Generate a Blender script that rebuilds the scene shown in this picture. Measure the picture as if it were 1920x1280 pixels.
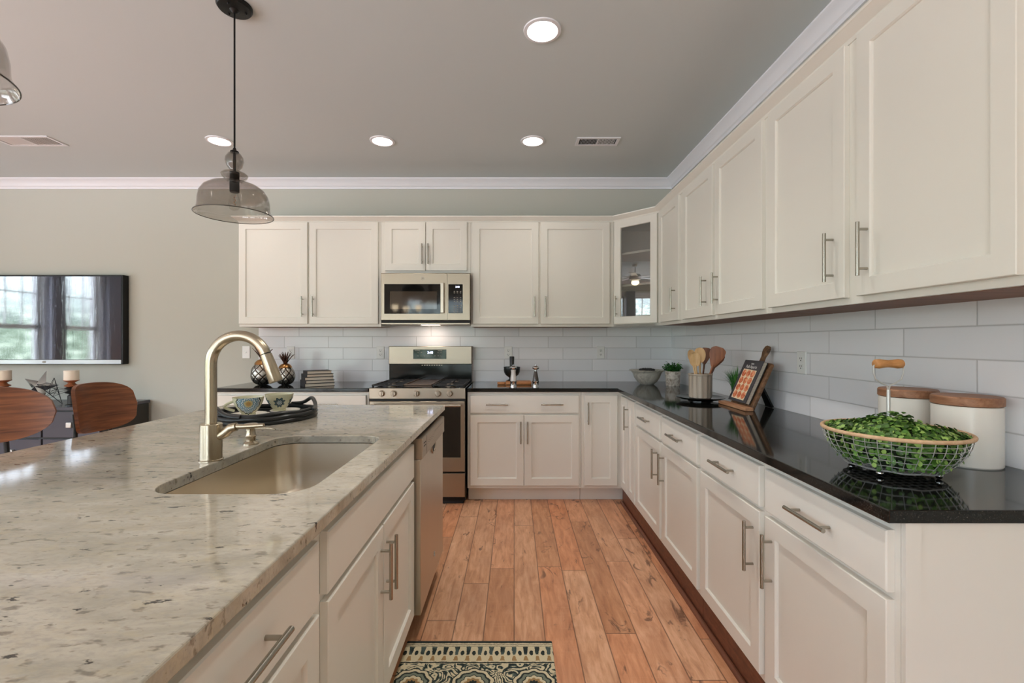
import bpy, bmesh, math, random
from mathutils import Vector, Matrix
C = bpy.context
S = C.scene
for o in list(bpy.data.objects): bpy.data.objects.remove(o, do_unlink=True)
R = math.radians
PI = math.pi
# ---------------------------------------------------------------- camera, world, light, exposure
H = 1.283; F = 860.0
DW = 4.274      # back wall y
XR = 1.472      # right wall x
XL = -6.5       # left wall x
YF = -3.6       # wall behind the camera
ZC = 2.79       # ceiling
cam_data = bpy.data.cameras.new('camera'); cam = bpy.data.objects.new('camera', cam_data)
S.collection.objects.link(cam); S.camera = cam
cam.location = (0, 0, H); cam.rotation_euler = (R(90), 0, 0)
cam_data.sensor_width = 36; cam_data.lens = F/1920*36
cam_data.shift_x = -4/1920; cam_data.shift_y = 0.5/1920
cam_data.clip_start = 0.02
S.view_settings.view_transform = 'Standard'; S.view_settings.look = 'None'
S.view_settings.gamma = 1; S.view_settings.use_curve_mapping = False
S.view_settings.exposure = 0.34
try:
    S.cycles.max_bounces = 10; S.cycles.diffuse_bounces = 6; S.cycles.transparent_max_bounces = 16
    S.cycles.caustics_reflective = False; S.cycles.caustics_refractive = False
    S.cycles.sample_clamp_indirect = 6
except Exception: pass

def lin(c):
    if isinstance(c, str):
        c = tuple(int(c[i:i+2], 16)/255 for i in (0, 2, 4))
    return tuple((x/12.92 if x <= .04045 else ((x+.055)/1.055)**2.4) for x in c) + (1,)

class NT:
    def __init__(s, tree): s.t = tree; s.n = tree.nodes; s.l = tree.links
    def new(s, typ, **kw):
        n = s.n.new(typ)
        for k, v in kw.items(): setattr(n, k, v)
        return n
    def put(s, sock, v):
        if hasattr(v, 'is_linked') or isinstance(v, bpy.types.NodeSocket): s.l.new(v, sock)
        else:
            try: sock.default_value = v
            except Exception:
                sock.default_value = (v, v, v)
    def m(s, op, a, b=None, c=None):
        n = s.new('ShaderNodeMath', operation=op); s.put(n.inputs[0], a)
        if b is not None: s.put(n.inputs[1], b)
        if c is not None: s.put(n.inputs[2], c)
        return n.outputs[0]
    def sep(s, v):
        n = s.new('ShaderNodeSeparateXYZ'); s.put(n.inputs[0], v); return n.outputs
    def comb(s, x, y, z=0.0):
        n = s.new('ShaderNodeCombineXYZ'); s.put(n.inputs[0], x); s.put(n.inputs[1], y); s.put(n.inputs[2], z); return n.outputs[0]
    def noise(s, vec, scale=5, detail=4, rough=.5, dist=0):
        n = s.new('ShaderNodeTexNoise'); s.put(n.inputs['Vector'], vec)
        n.inputs['Scale'].default_value = scale; n.inputs['Detail'].default_value = detail
        n.inputs['Roughness'].default_value = rough; n.inputs['Distortion'].default_value = dist
        return n.outputs['Fac']
    def ramp(s, f, stops, interp='LINEAR'):
        n = s.new('ShaderNodeValToRGB'); s.put(n.inputs[0], f); cr = n.color_ramp; cr.interpolation = interp
        while len(cr.elements) < len(stops): cr.elements.new(.5)
        for e, (p, c) in zip(cr.elements, stops):
            e.position = p; e.color = c if not isinstance(c, (int, float)) else (c, c, c, 1)
        return n.outputs[0]
    def mix(s, f, a, b, mode='MIX'):
        n = s.new('ShaderNodeMix', data_type='RGBA', blend_type=mode)
        s.put(n.inputs[0], f); s.put(n.inputs[6], a); s.put(n.inputs[7], b); return n.outputs[2]
    def bump(s, h, strength=.2, dist=.01):
        n = s.new('ShaderNodeBump'); s.put(n.inputs['Height'], h)
        n.inputs['Strength'].default_value = strength; n.inputs['Distance'].default_value = dist; return n.outputs[0]
    def mapv(s, v, scale=(1, 1, 1), loc=(0, 0, 0), rot=(0, 0, 0)):
        n = s.new('ShaderNodeMapping'); s.put(n.inputs[0], v); n.inputs[1].default_value = loc
        n.inputs[2].default_value = rot; n.inputs[3].default_value = scale; return n.outputs[0]
    def white(s, v):
        n = s.new('ShaderNodeTexWhiteNoise', noise_dimensions='3D'); s.put(n.inputs['Vector'], v); return n.outputs

# world: bright sky above, woodland at eye level (seen only through the windows)
w = bpy.data.worlds.new('world'); S.world = w; w.use_nodes = True
t = NT(w.node_tree); t.n.clear()
tc = t.new('ShaderNodeTexCoord').outputs['Generated']
xyz = t.sep(tc)
fol = t.noise(t.mapv(tc, (9, 9, 16)), 7.0, 8, .75, .3)
folc = t.ramp(fol, [(.36, lin('161f17')), (.48, lin('3a483d')), (.55, lin('73857a')), (.63, lin('c4ccc8'))])
trk = t.noise(t.mapv(tc, (26, 26, 1.2)), 1.0, 3, .5)
folc = t.mix(t.ramp(trk, [(.60, 0.0), (.64, .75)]), folc, lin('504a46'))
hz = t.ramp(xyz[2], [(.51, 0.0), (.65, 1.0)])
skyc = t.mix(hz, folc, lin('dfeaff'))
gnd = t.ramp(xyz[2], [(.40, 1.0), (.47, 0.0)])
z2 = t.m('MULTIPLY_ADD', xyz[2], .5, .5)
t.l.new(z2, hz.node.inputs[0]); t.l.new(z2, gnd.node.inputs[0])
skyc = t.mix(gnd, skyc, lin('c8cad2'))
bg = t.new('ShaderNodeBackground'); t.put(bg.inputs[0], skyc); bg.inputs[1].default_value = 17.0
ow = t.new('ShaderNodeOutputWorld'); t.l.new(bg.outputs[0], ow.inputs[0])

def area(name, loc, rot, sx, sy, power, col, portal=False, shape='RECTANGLE', spread=PI):
    d = bpy.data.lights.new(name, 'AREA'); d.shape = shape; d.size = sx; d.size_y = sy; d.energy = power; d.color = col
    d.spread = spread
    if portal:
        try: d.cycles.is_portal = True
        except Exception: pass
    o = bpy.data.objects.new(name, d); o.location = loc; o.rotation_euler = rot; S.collection.objects.link(o); return o
# openings: (centre along wall, width, z0, z1)
LEFT_WIN = [(1.54, .62, .50, 2.40), (2.40, .62, .50, 2.40), (-.3, 1.6, .50, 2.40), (-2.3, 1.6, .50, 2.40)]  # last two openings are unseen, added to let in more daylight
ADDED_FRONT_WIN = [(-4.7, 2.4, .10, 2.35), (-1.7, 2.0, .10, 2.35)]  # unseen rear openings, added and widened to bring daylight into the room
for yc, ww, z0, z1 in LEFT_WIN:
    area('window_portal', (XL-.02, yc, (z0+z1)/2), (0, R(-90), 0), z1-z0, ww, 1, (1, 1, 1), True)
for xc, ww, z0, z1 in ADDED_FRONT_WIN:
    area('window_portal', (xc, YF-.02, (z0+z1)/2), (R(90), 0, 0), ww, z1-z0, 1, (1, 1, 1), True)
CAN_P = 10.0
CANS = [(.137, 2.22), (-.989, 3.442), (.14, 3.442), (-2.21, 3.44), (.14, .95), (-2.6, .6), (-4.4, .6), (.14, -.6), (-2.6, -1.9), (-4.6, -1.9), (0.14, -2.2)]

# ---------------------------------------------------------------- materials
def mat(name, col=(.8, .8, .8), rough=.5, metal=0.0, spec=None, coat=0, build=None, trans=0, ior=1.45, emis=None, es=0):
    m = bpy.data.materials.new(name); m.use_nodes = True
    b = m.node_tree.nodes['Principled BSDF']
    c = lin(col) if isinstance(col, str) else tuple(col)+(1,)
    b.inputs['Base Color'].default_value = c
    b.inputs['Roughness'].default_value = rough; b.inputs['Metallic'].default_value = metal
    if spec is not None: b.inputs['Specular IOR Level'].default_value = spec
    if coat: b.inputs['Coat Weight'].default_value = coat; b.inputs['Coat Roughness'].default_value = .05
    if trans: b.inputs['Transmission Weight'].default_value = trans
    b.inputs['IOR'].default_value = ior
    if emis: b.inputs['Emission Color'].default_value = lin(emis); b.inputs['Emission Strength'].default_value = es
    if build:
        t = NT(m.node_tree); build(t, b)
    return m
def pos(t): return t.new('ShaderNodeNewGeometry').outputs['Position']
def objc(t): return t.new('ShaderNodeTexCoord').outputs['Object']

def b_wall(t, b):
    n = t.noise(pos(t), 60, 3, .6)
    t.put(b.inputs['Normal'], t.bump(n, .06, .003))
def b_paint(t, b):
    n = t.noise(pos(t), 9, 3, .5)
    t.put(b.inputs['Normal'], t.bump(n, .03, .01))
M = {}
M['wall'] = mat('wall_paint', 'b8b8ad', .75, build=b_wall)
M['ceil'] = mat('ceiling_paint', 'c6cdcd', .8, build=b_wall)
M['trim'] = mat('trim_paint', 'dfdfe2', .35)
M['cab'] = mat('cabinet_paint', 'dfdcd3', .30, build=b_paint)
M['white'] = mat('white_plastic', 'e9e9e6', .35)
M['dark'] = mat('dark_slot', '1a1a1a', .6)
def tile(axis):
    def f(t, b):
        x, y, z = t.sep(pos(t))
        if axis == 'x': u = t.m('ADD', x, 2.274 + .409*20 + .135)   # joints of the back wall rows
        else: u = t.m('ADD', y, -1.4508 + .409*20)
        v = t.m('ADD', z, -.9075+.1064*8)
        # odd/even rows shifted one third
        row = t.m('FLOOR', t.m('DIVIDE', v, .1064)); par = t.m('MODULO', row, 2)
        sh = t.m('MULTIPLY', par, .1363 if axis == 'x' else .1363)
        uu = t.m('ADD', u, sh)
        fu = t.m('FRACT', t.m('DIVIDE', uu, .409)); fv = t.m('FRACT', t.m('DIVIDE', v, .1064))
        eu = t.m('MULTIPLY', t.m('MINIMUM', fu, t.m('SUBTRACT', 1, fu)), .409)
        ev = t.m('MULTIPLY', t.m('MINIMUM', fv, t.m('SUBTRACT', 1, fv)), .1064)
        e = t.m('MINIMUM', eu, ev)
        g = t.ramp(e, [(.0012, 1.0), (.0024, 0.0)])
        cell = t.comb(t.m('FLOOR', t.m('DIVIDE', uu, .409)), row, 0)
        wv = t.white(cell)[0]
        tc = t.mix(wv, lin('e4e5e8'), lin('eeeef0'))
        t.put(b.inputs['Base Color'], t.mix(g, tc, lin('b9b9b9')))
        t.put(b.inputs['Roughness'], t.m('MULTIPLY_ADD', g, .5, .14))
        hgt = t.ramp(e, [(.0005, 0.0), (.004, 1.0)])
        wob = t.noise(pos(t), 14, 2, .5)
        t.put(b.inputs['Normal'], t.bump(t.m('ADD', hgt, t.m('MULTIPLY', wob, .5)), .35, .002))
    return f
M['tile_back'] = mat('glossy_tile_back', rough=.15, build=tile('x'))
M['tile_right'] = mat('glossy_tile_right', rough=.15, build=tile('y'))

def b_black(t, b):
    p = pos(t)
    n = t.noise(p, 420, 2, .6)
    t.put(b.inputs['Base Color'], t.ramp(n, [(.45, lin('0b0b0b')), (.62, lin('1d1d1b')), (.74, lin('55534c'))]))
M['black_granite'] = mat('black_granite', rough=.07, build=b_black)
def b_granite(t, b):
    p = pos(t)
    q = t.mapv(p, (1.0, 2.3, 1.6), rot=(0, 0, R(-14)))
    big = t.noise(q, 5, 6, .65, .6)
    base = t.ramp(big, [(.28, lin('8e8a80')), (.42, lin('a8a191')), (.55, lin('b7af9f')), (.70, lin('c3bbab'))])
    yel = t.noise(t.mapv(q, (1, 1, 1), (3, 7, 1)), 11, 5, .7, .3)
    base = t.mix(t.ramp(yel, [(.50, 0.0), (.70, .55)]), base, lin('b6a98c'))
    fine = t.noise(q, 70, 3, .6)
    base = t.mix(t.ramp(fine, [(.48, .0), (.68, .5)]), base, lin('969389'))
    sp = t.noise(t.mapv(q, (1, 1, 1), (11, 2, 5)), 30, 3, .55, .15)
    base = t.mix(t.ramp(sp, [(.595, 0.0), (.68, .62)]), base, lin('5d5348'))
    sp2 = t.noise(t.mapv(q, (1, 1, 1), (1, 12, 5)), 20, 4, .6, .1)
    base = t.mix(t.ramp(sp2, [(.648, 0.0), (.68, .9)]), base, lin('221c18'))
    t.put(b.inputs['Base Color'], base)
M['granite'] = mat('cream_granite', spec=.75, rough=.07, build=b_granite)
def b_floor(t, b):
    p = pos(t); x, y, z = t.sep(p)
    W = .134; L = 1.25
    col = t.m('FLOOR', t.m('DIVIDE', x, W))
    off = t.white(t.comb(col, 3.3, 1))[0]
    yy = t.m('ADD', y, t.m('MULTIPLY', off, L))
    rowi = t.m('FLOOR', t.m('DIVIDE', yy, L))
    rnd = t.white(t.comb(col, rowi, 7.7)); rv = rnd[0]
    shift = t.m('MULTIPLY', rv, 37.0)
    g = t.comb(t.m('ADD', x, shift), t.m('MULTIPLY_ADD', y, .16, shift), 0)
    gr = t.noise(g, 38, 6, .65, .5)
    c = t.ramp(gr, [(.25, lin('ae7b5f')), (.45, lin('d3a07c')), (.60, lin('e3b391')), (.8, lin('f0cba9'))])
    tint = t.ramp(rv, [(0.0, lin('e6d6c8')), (.5, lin('ffffff')), (1.0, lin('f6dccb'))])
    c = t.mix(1.0, c, tint, 'MULTIPLY')
    # broad reddish/grey cast along a board
    cast = t.noise(t.comb(t.m('ADD', x, shift), t.m('MULTIPLY', y, .5), shift), 5, 3, .5)
    c = t.mix(t.ramp(cast, [(.45, 0.0), (.75, .45)]), c, lin('9a6a52'))
    # knots and cracks
    k1 = t.noise(t.comb(t.m('ADD', x, shift), t.m('MULTIPLY', y, .30), shift), 11, 5, .60, 1.2)
    c = t.mix(t.ramp(k1, [(.625, 0.0), (.680, .75)]), c, lin('5c3d2f'))
    k2 = t.noise(t.comb(t.m('ADD', x, shift), t.m('MULTIPLY', y, .75), t.m('ADD', shift, 9)), 5, 4, .5, .8)
    line = t.m('ABSOLUTE', t.m('SUBTRACT', k2, .57))
    msk = t.ramp(t.noise(t.comb(x, y, shift), 4.5, 2, .5), [(.54, 0.0), (.62, 1.0)])
    c = t.mix(t.m('MULTIPLY', t.ramp(line, [(.004, .8), (.020, 0.0)]), msk), c, lin('5d3b2b'))
    # saw marks
    saw = t.noise(t.comb(t.m('MULTIPLY', x, 3), t.m('MULTIPLY', y, 60), shift), 2, 2, .5)
    c = t.mix(t.ramp(saw, [(.6, 0.0), (.8, .18)]), c, lin('e0b896'))
    fx = t.m('FRACT', t.m('DIVIDE', x, W)); ex = t.m('MULTIPLY', t.m('MINIMUM', fx, t.m('SUBTRACT', 1, fx)), W)
    fy = t.m('FRACT', t.m('DIVIDE', yy, L)); ey = t.m('MULTIPLY', t.m('MINIMUM', fy, t.m('SUBTRACT', 1, fy)), L)
    e = t.m('MINIMUM', ex, ey)
    c = t.mix(t.ramp(e, [(.0006, .85), (.0019, 0.0)]), c, lin('4a2f22'))
    t.put(b.inputs['Base Color'], c)
    t.put(b.inputs['Roughness'], t.m('MULTIPLY_ADD', gr, .2, .28))
    t.put(b.inputs['Normal'], t.bump(t.m('ADD', t.ramp(e, [(.0, 0.0), (.003, 1.0)]), t.m('MULTIPLY', gr, .4)), .25, .002))
M['floor'] = mat('rustic_plank_floor', rough=.35, build=b_floor)

def brushed(ax):
    def f(t, b):
        sc = {'x': (2, 300, 300), 'y': (300, 2, 300), 'z': (300, 300, 2)}[ax]
        n = t.noise(t.mapv(objc(t), sc), 1.0, 3, .6)
        t.put(b.inputs['Roughness'], t.m('MULTIPLY_ADD', n, .16, .28))
        t.put(b.inputs['Normal'], t.bump(n, .015, .001))
    return f
M['steel'] = mat('brushed_stainless', 'a99d8d', .28, 1.0, build=brushed('x'))
M['steel_z'] = mat('brushed_stainless_upright', 'c9c0b2', .28, 1.0, build=brushed('z'))
M['sink'] = mat('satin_steel_bowl', 'd0c6b4', .32, 1.0)
M['nickel'] = mat('brushed_nickel', 'b5a993', .27, 1.0)
M['pull'] = mat('satin_nickel_pull', 'aca79c', .26, 1.0)
M['chrome'] = mat('chrome', 'c8c8c8', .08, 1.0)
M['wire'] = mat('galvanised_wire', 'c9c9c6', .35, .55)
M['blackgloss'] = mat('black_enamel', '0e0e0d', .12)
M['blackglass'] = mat('black_glass', '0a0908', .05, spec=.45)
M['iron'] = mat('cast_iron', '201f1e', .5)
M['griddle'] = mat('griddle_plate', '6a5a4e', .35, .6)
M['blackmetal'] = mat('black_metal', '161514', .4, .4)
M['black_matte'] = mat('black_ceramic', '1b1b1a', .35)
M['ceramic'] = mat('white_ceramic', 'e9e4da', .25)
M['cream'] = mat('cream_wax', 'e6dccb', .5)
def grain(c1, c2, sc=(60, 60, 4), rot=(0, 0, 0), d=.4):
    def f(t, b):
        n = t.noise(t.mapv(objc(t), sc, rot=rot), 1.0, 5, .6, d)
        t.put(b.inputs['Base Color'], t.ramp(n, [(.3, lin(c1)), (.7, lin(c2))]))
        t.put(b.inputs['Normal'], t.bump(n, .08, .002))
    return f
M['wood_light'] = mat('beech_wood', rough=.55, build=grain('c9a06c', 'e3c294'))
M['wood_dark'] = mat('walnut_wood', rough=.45, build=grain('4b2d1e', '7a4c34'))
M['wood_mid'] = mat('rosewood', rough=.4, build=grain('70402a', 'a0633f'))
M['wood_board'] = mat('acacia_board', rough=.5, build=grain('a8683a', 'cf8f58', (6, 80, 80)))
M['wood_lid'] = mat('acacia_lid', rough=.5, build=grain('7b5136', 'b08060', (50, 6, 50)))
M['wood_grip'] = mat('oak_grip', rough=.45, build=grain('a5703f', 'cf9a63', (30, 90, 90)))
M['stand_wood'] = mat('weathered_wood', rough=.55, build=grain('4c3626', '8c6647', (50, 5, 50)))
M['stool_wood'] = mat('walnut_veneer', rough=.38, build=grain('5a3320', '8e5836', (5, 5, 70)))
M['kick_wood'] = mat('brown_kick', rough=.4, build=grain('5a3424', '7d4c36', (20, 3, 60)))
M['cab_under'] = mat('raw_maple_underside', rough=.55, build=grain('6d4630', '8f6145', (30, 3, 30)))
M['tan'] = mat('tan_wrapped_rim', rough=.6, build=grain('c09a74', 'dcbb98', (60, 60, 60)))
M['paper'] = mat('page_edges', rough=.8, build=grain('b7aa98', 'e2d8c8', (2, 2, 400)))
M['bookcover'] = mat('charcoal_book_cloth', '2e2b2c', .6)
M['grey_lacquer'] = mat('slate_lacquer', '4a4a50', .25)
M['cred_side'] = mat('charcoal_side', '26241f', .4)
M['gold'] = mat('antique_gold', 'b98a55', .3, 1.0)
M['bronze'] = mat('dark_bronze_leaf', '5a4034', .35, .85)
M['silver'] = mat('hammered_silver', 'c9c5bc', .36, 1.0)
M['curtain'] = mat('grey_curtain', 'b4b4be', .85)
M['lens'] = mat('led_lens', 'ffffff', .4, emis='fff2de', es=30)
M['lit'] = mat('lit_shade', 'ffffff', .4, emis='ffe9c2', es=8)
M['digits'] = mat('lit_digits', 'ffffff', .4, emis='c9d2ff', es=5)
M['print'] = mat('lettering', '8e8c84', .5)
M['oven_in'] = mat('oven_window_glass', '120f0c', .04, spec=.8)
def glass(name, col, tint, fres=1.45, rough=.02, extra=0.0):
    m = bpy.data.materials.new(name); m.use_nodes = True; t = NT(m.node_tree); t.n.clear()
    tr = t.new('ShaderNodeBsdfTransparent'); tr.inputs[0].default_value = tuple(tint)+(1,)
    gl = t.new('ShaderNodeBsdfGlossy'); gl.inputs[0].default_value = tuple(col)+(1,); gl.inputs['Roughness'].default_value = rough
    lw = t.new('ShaderNodeLayerWeight'); lw.inputs[0].default_value = .5
    r0 = ((fres-1)/(fres+1))**2
    fr = t.m('MULTIPLY_ADD', t.m('POWER', lw.outputs['Facing'], 4.0), .6, r0+extra)
    mx = t.new('ShaderNodeMixShader'); t.put(mx.inputs[0], fr); t.l.new(tr.outputs[0], mx.inputs[1]); t.l.new(gl.outputs[0], mx.inputs[2])
    o = t.new('ShaderNodeOutputMaterial'); t.l.new(mx.outputs[0], o.inputs[0]); return m
M['smoke'] = glass('smoked_glass', (.9, .9, .9), (.80, .78, .76), 1.45)
M['clear'] = glass('clear_glass', (.95, .95, .95), (.93, .93, .92), 1.45)
M['pane'] = glass('cabinet_pane', (.95, .97, .96), (.80, .80, .78), 1.7, .012, .05)
M['window_glass'] = glass('window_glass', (1, 1, 1), (.96, .97, .97), 1.3)
def b_leaf(c1, c2, c3):
    def f(t, b):
        r = t.new('ShaderNodeNewGeometry').outputs['Random Per Island']
        t.put(b.inputs['Base Color'], t.ramp(r, [(0, lin(c1)), (.6, lin(c2)), (1, lin(c3))]))
    return f
M['leaf'] = mat('boxwood_leaf', rough=.45, build=b_leaf('2b4519', '4f7a2b', '9fbf62'))
M['leaf_dark'] = mat('herb_leaf', rough=.5, build=b_leaf('1c3d1c', '2f6a2a', '4d8a3c'))
M['grass'] = mat('grass_blade', rough=.5, build=b_leaf('1f4a20', '35702c', '5f9a45'))
M['moss'] = mat('dark_moss', '1d2a14', .9)
def b_marble(c1, c2, sc):
    def f(t, b):
        n = t.noise(objc(t), sc, 6, .65, 1.5)
        t.put(b.inputs['Base Color'], t.ramp(n, [(.35, lin(c1)), (.55, lin(c2))]))
    return f
M['pot_marble'] = mat('marbled_pot', rough=.35, build=b_marble('8c7b6c', 'd6cfc4', 22))
M['bowl_marble'] = mat('glazed_bowl', rough=.3, build=b_marble('a8a296', 'cfcabd', 14))
M['crock'] = mat('taupe_crock', 'b0a495', .3)

# ---------------------------------------------------------------- mesh builder
class B:
    def __init__(s): s.b = bmesh.new()
    def face(s, vs):
        try: return s.b.faces.new(vs)
        except ValueError: return None
    def box(s, x0, x1, y0, y1, z0, z1):
        x0, x1 = sorted((x0, x1)); y0, y1 = sorted((y0, y1)); z0, z1 = sorted((z0, z1))
        v = [s.b.verts.new(p) for p in ((x0, y0, z0), (x1, y0, z0), (x1, y1, z0), (x0, y1, z0), (x0, y0, z1), (x1, y0, z1), (x1, y1, z1), (x0, y1, z1))]
        for f in ((3, 2, 1, 0), (4, 5, 6, 7), (0, 1, 5, 4), (1, 2, 6, 5), (2, 3, 7, 6), (3, 0, 4, 7)): s.face([v[i] for i in f])
        return s
    def lathe(s, prof, c=(0, 0, 0), n=32, rf=None, capb=True, capt=True):
        rings = []
        for r, z in prof:
            ring = []
            for i in range(n):
                a = 2*PI*i/n; rr = max(r, 1e-5)*(rf(a, z) if rf else 1)
                ring.append(s.b.verts.new((c[0]+rr*math.cos(a), c[1]+rr*math.sin(a), c[2]+z)))
            rings.append(ring)
        for a, b in zip(rings, rings[1:]):
            for i in range(n): s.face((a[i], a[(i+1) % n], b[(i+1) % n], b[i]))
        if capb: s.face(rings[0][::-1])
        if capt: s.face(rings[-1])
        return s
    def tube(s, pts, r, n=12, closed=False, cap=True):
        pts = [Vector(p) for p in pts]; N = len(pts); rings = []
        rr = r if hasattr(r, '__len__') else [r]*N
        tang = []
        for i in range(N):
            if closed: d = pts[(i+1) % N]-pts[i-1]
            else: d = pts[min(i+1, N-1)]-pts[max(i-1, 0)]
            tang.append(d.normalized())
        up = Vector((0, 0, 1)) if abs(tang[0].z) < .9 else Vector((1, 0, 0))
        nrm = (up-tang[0]*up.dot(tang[0])).normalized()
        for i in range(N):
            nrm = (nrm-tang[i]*nrm.dot(tang[i])).normalized(); bi = tang[i].cross(nrm)
            rings.append([s.b.verts.new(pts[i]+(nrm*math.cos(2*PI*k/n)+bi*math.sin(2*PI*k/n))*rr[i]) for k in range(n)])
        for i in range(N if closed else N-1):
            a, b = rings[i], rings[(i+1) % N]
            for k in range(n): s.face((a[k], a[(k+1) % n], b[(k+1) % n], b[k]))
        if cap and not closed: s.face(rings[0][::-1]); s.face(rings[-1])
        return s
    def cyl(s, p0, p1, r, r1=None, n=20): return s.tube([p0, p1], [r, r if r1 is None else r1], n)
    def rings(s, rects, axis='y', cap_last=True, cap_first=True):
        """rects: (x0,x1,z0,z1,y) successive rectangles, facing -y"""
        R_ = []
        for x0, x1, z0, z1, y in rects:
            R_.append([s.b.verts.new(p) for p in ((x0, y, z0), (x1, y, z0), (x1, y, z1), (x0, y, z1))])
        for a, b in zip(R_, R_[1:]):
            for i in range(4): s.face((a[i], a[(i+1) % 4], b[(i+1) % 4], b[i]))
        if cap_last: s.face(R_[-1])
        if cap_first: s.face(R_[0][::-1])
        return s
    def prism(s, poly, z0, z1):
        a = [s.b.verts.new((x, y, z0)) for x, y in poly]; b = [s.b.verts.new((x, y, z1)) for x, y in poly]
        n = len(poly)
        for i in range(n): s.face((a[i], a[(i+1) % n], b[(i+1) % n], b[i]))
        s.face(a[::-1]); s.face(b); return s
    def sweep(s, path, prof, closed=False):
        """profile (out, z) swept along a 2-D path, out = to the right of travel, mitred"""
        P = [Vector(p) for p in path]; N = len(P); rings = []
        for i in range(N):
            d0 = (P[i]-P[i-1]).normalized() if i > 0 else (P[1]-P[0]).normalized()
            d1 = (P[i+1]-P[i]).normalized() if i < N-1 else d0
            n0 = Vector((d0.y, -d0.x)); n1 = Vector((d1.y, -d1.x)); m = (n0+n1).normalized()
            k = 1/max(m.dot(n0), .2)
            rings.append([s.b.verts.new((P[i].x+m.x*o*k, P[i].y+m.y*o*k, z)) for o, z in prof])
        q = len(prof)
        for a, b in zip(rings, rings[1:]):
            for k in range(q): s.face((a[k], a[(k+1) % q], b[(k+1) % q], b[k]))
        s.face(rings[0][::-1]); s.face(rings[-1]); return s
    def plate(s, outer, holes, z0, z1):
        """slab with holes"""
        loops = [outer]+holes; tops = []; edges = []
        for lp in loops:
            vs = [s.b.verts.new((x, y, z1)) for x, y in lp]; tops.append(vs)
            for i in range(len(vs)): edges.append(s.b.edges.new((vs[i], vs[(i+1) % len(vs)])))
        res = bmesh.ops.triangle_fill(s.b, use_beauty=True, edges=edges, normal=(0, 0, 1))
        fs = [g for g in res['geom'] if isinstance(g, bmesh.types.BMFace)]
        mp = {}
        for vs in tops:
            for v in vs: mp[v] = s.b.verts.new((v.co.x, v.co.y, z0))
        for f in fs: s.face([mp[v] for v in reversed(f.verts)])
        for vs in tops:
            for i in range(len(vs)):
                a, b = vs[i], vs[(i+1) % len(vs)]; s.face((a, mp[a], mp[b], b))
        return s
    def ball(s, c, r, n=16, sc=(1, 1, 1)):
        m = Matrix.Translation(c) @ Matrix.Diagonal((r*sc[0], r*sc[1], r*sc[2], 1))
        bmesh.ops.create_uvsphere(s.b, u_segments=n, v_segments=max(6, n//2), radius=1, matrix=m); return s
    def xf(s, mtx): bmesh.ops.transform(s.b, matrix=mtx, verts=s.b.verts); return s
    def out(s, name, m, parent=None, bevel=0, seg=2, smooth=True, loc=None, rot=None, ang=35, fixn=True):
        if fixn: bmesh.ops.recalc_face_normals(s.b, faces=s.b.faces)
        me = bpy.data.meshes.new(name); s.b.to_mesh(me); s.b.free()
        if smooth:
            me.polygons.foreach_set('use_smooth', [True]*len(me.polygons)); me.set_sharp_from_angle(angle=R(ang))
        me.materials.append(m)
        o = bpy.data.objects.new(name, me); S.collection.objects.link(o)
        if parent: o.parent = parent
        if loc: o.location = loc
        if rot: o.rotation_euler = rot
        if bevel:
            md = o.modifiers.new('bevel', 'BEVEL'); md.width = bevel; md.segments = seg; md.limit_method = 'ANGLE'; md.angle_limit = R(40)
        return o
def tag(o, label, cat, group=None, kind=None):
    o['label'] = label; o['category'] = cat
    if group: o['group'] = group
    if kind: o['kind'] = kind
    return o
def thing(name, label, cat, loc=(0, 0, 0), rz=0, group=None):
    o = bpy.data.objects.new(name, None); S.collection.objects.link(o); o.empty_display_size = .05
    o.location = loc; o.rotation_euler = (0, 0, rz); return tag(o, label, cat, group)
def struct(o): o['kind'] = 'structure'; return o
def dup(root, loc=None, rz=None, label=None, group=None):
    r = root.copy(); S.collection.objects.link(r)
    if loc: r.location = loc
    if rz is not None: r.rotation_euler = (0, 0, rz)
    if label: r['label'] = label
    if group: r['group'] = group
    for ch in list(root.children):
        c = ch.copy(); S.collection.objects.link(c); c.parent = r
        for g in ch.children:
            d = g.copy(); S.collection.objects.link(d); d.parent = c
    return r
def text(name, body, size, m, parent, loc, rot, ext=.0004, align='CENTER'):
    cu = bpy.data.curves.new(name, 'FONT'); cu.body = body; cu.size = size; cu.extrude = ext; cu.align_x = align; cu.align_y = 'CENTER'
    o = bpy.data.objects.new(name, cu); S.collection.objects.link(o); C.view_layer.update()
    me = bpy.data.meshes.new_from_object(o.evaluated_get(C.evaluated_depsgraph_get()))
    bpy.data.objects.remove(o, do_unlink=True)
    o = bpy.data.objects.new(name, me); me.materials.clear(); me.materials.append(m); S.collection.objects.link(o)
    o.parent = parent; o.location = loc; o.rotation_euler = rot; return o
def circle(cx, cy, r, n=32): return [(cx+r*math.cos(2*PI*i/n), cy+r*math.sin(2*PI*i/n)) for i in range(n)]
def rrect(x0, x1, y0, y1, r, n=6):
    out = []
    for cx, cy, a0 in ((x1-r, y1-r, 0), (x0+r, y1-r, 90), (x0+r, y0+r, 180), (x1-r, y0+r, 270)):
        for i in range(n+1):
            a = R(a0+90*i/n); out.append((cx+r*math.cos(a), cy+r*math.sin(a)))
    return out

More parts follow.
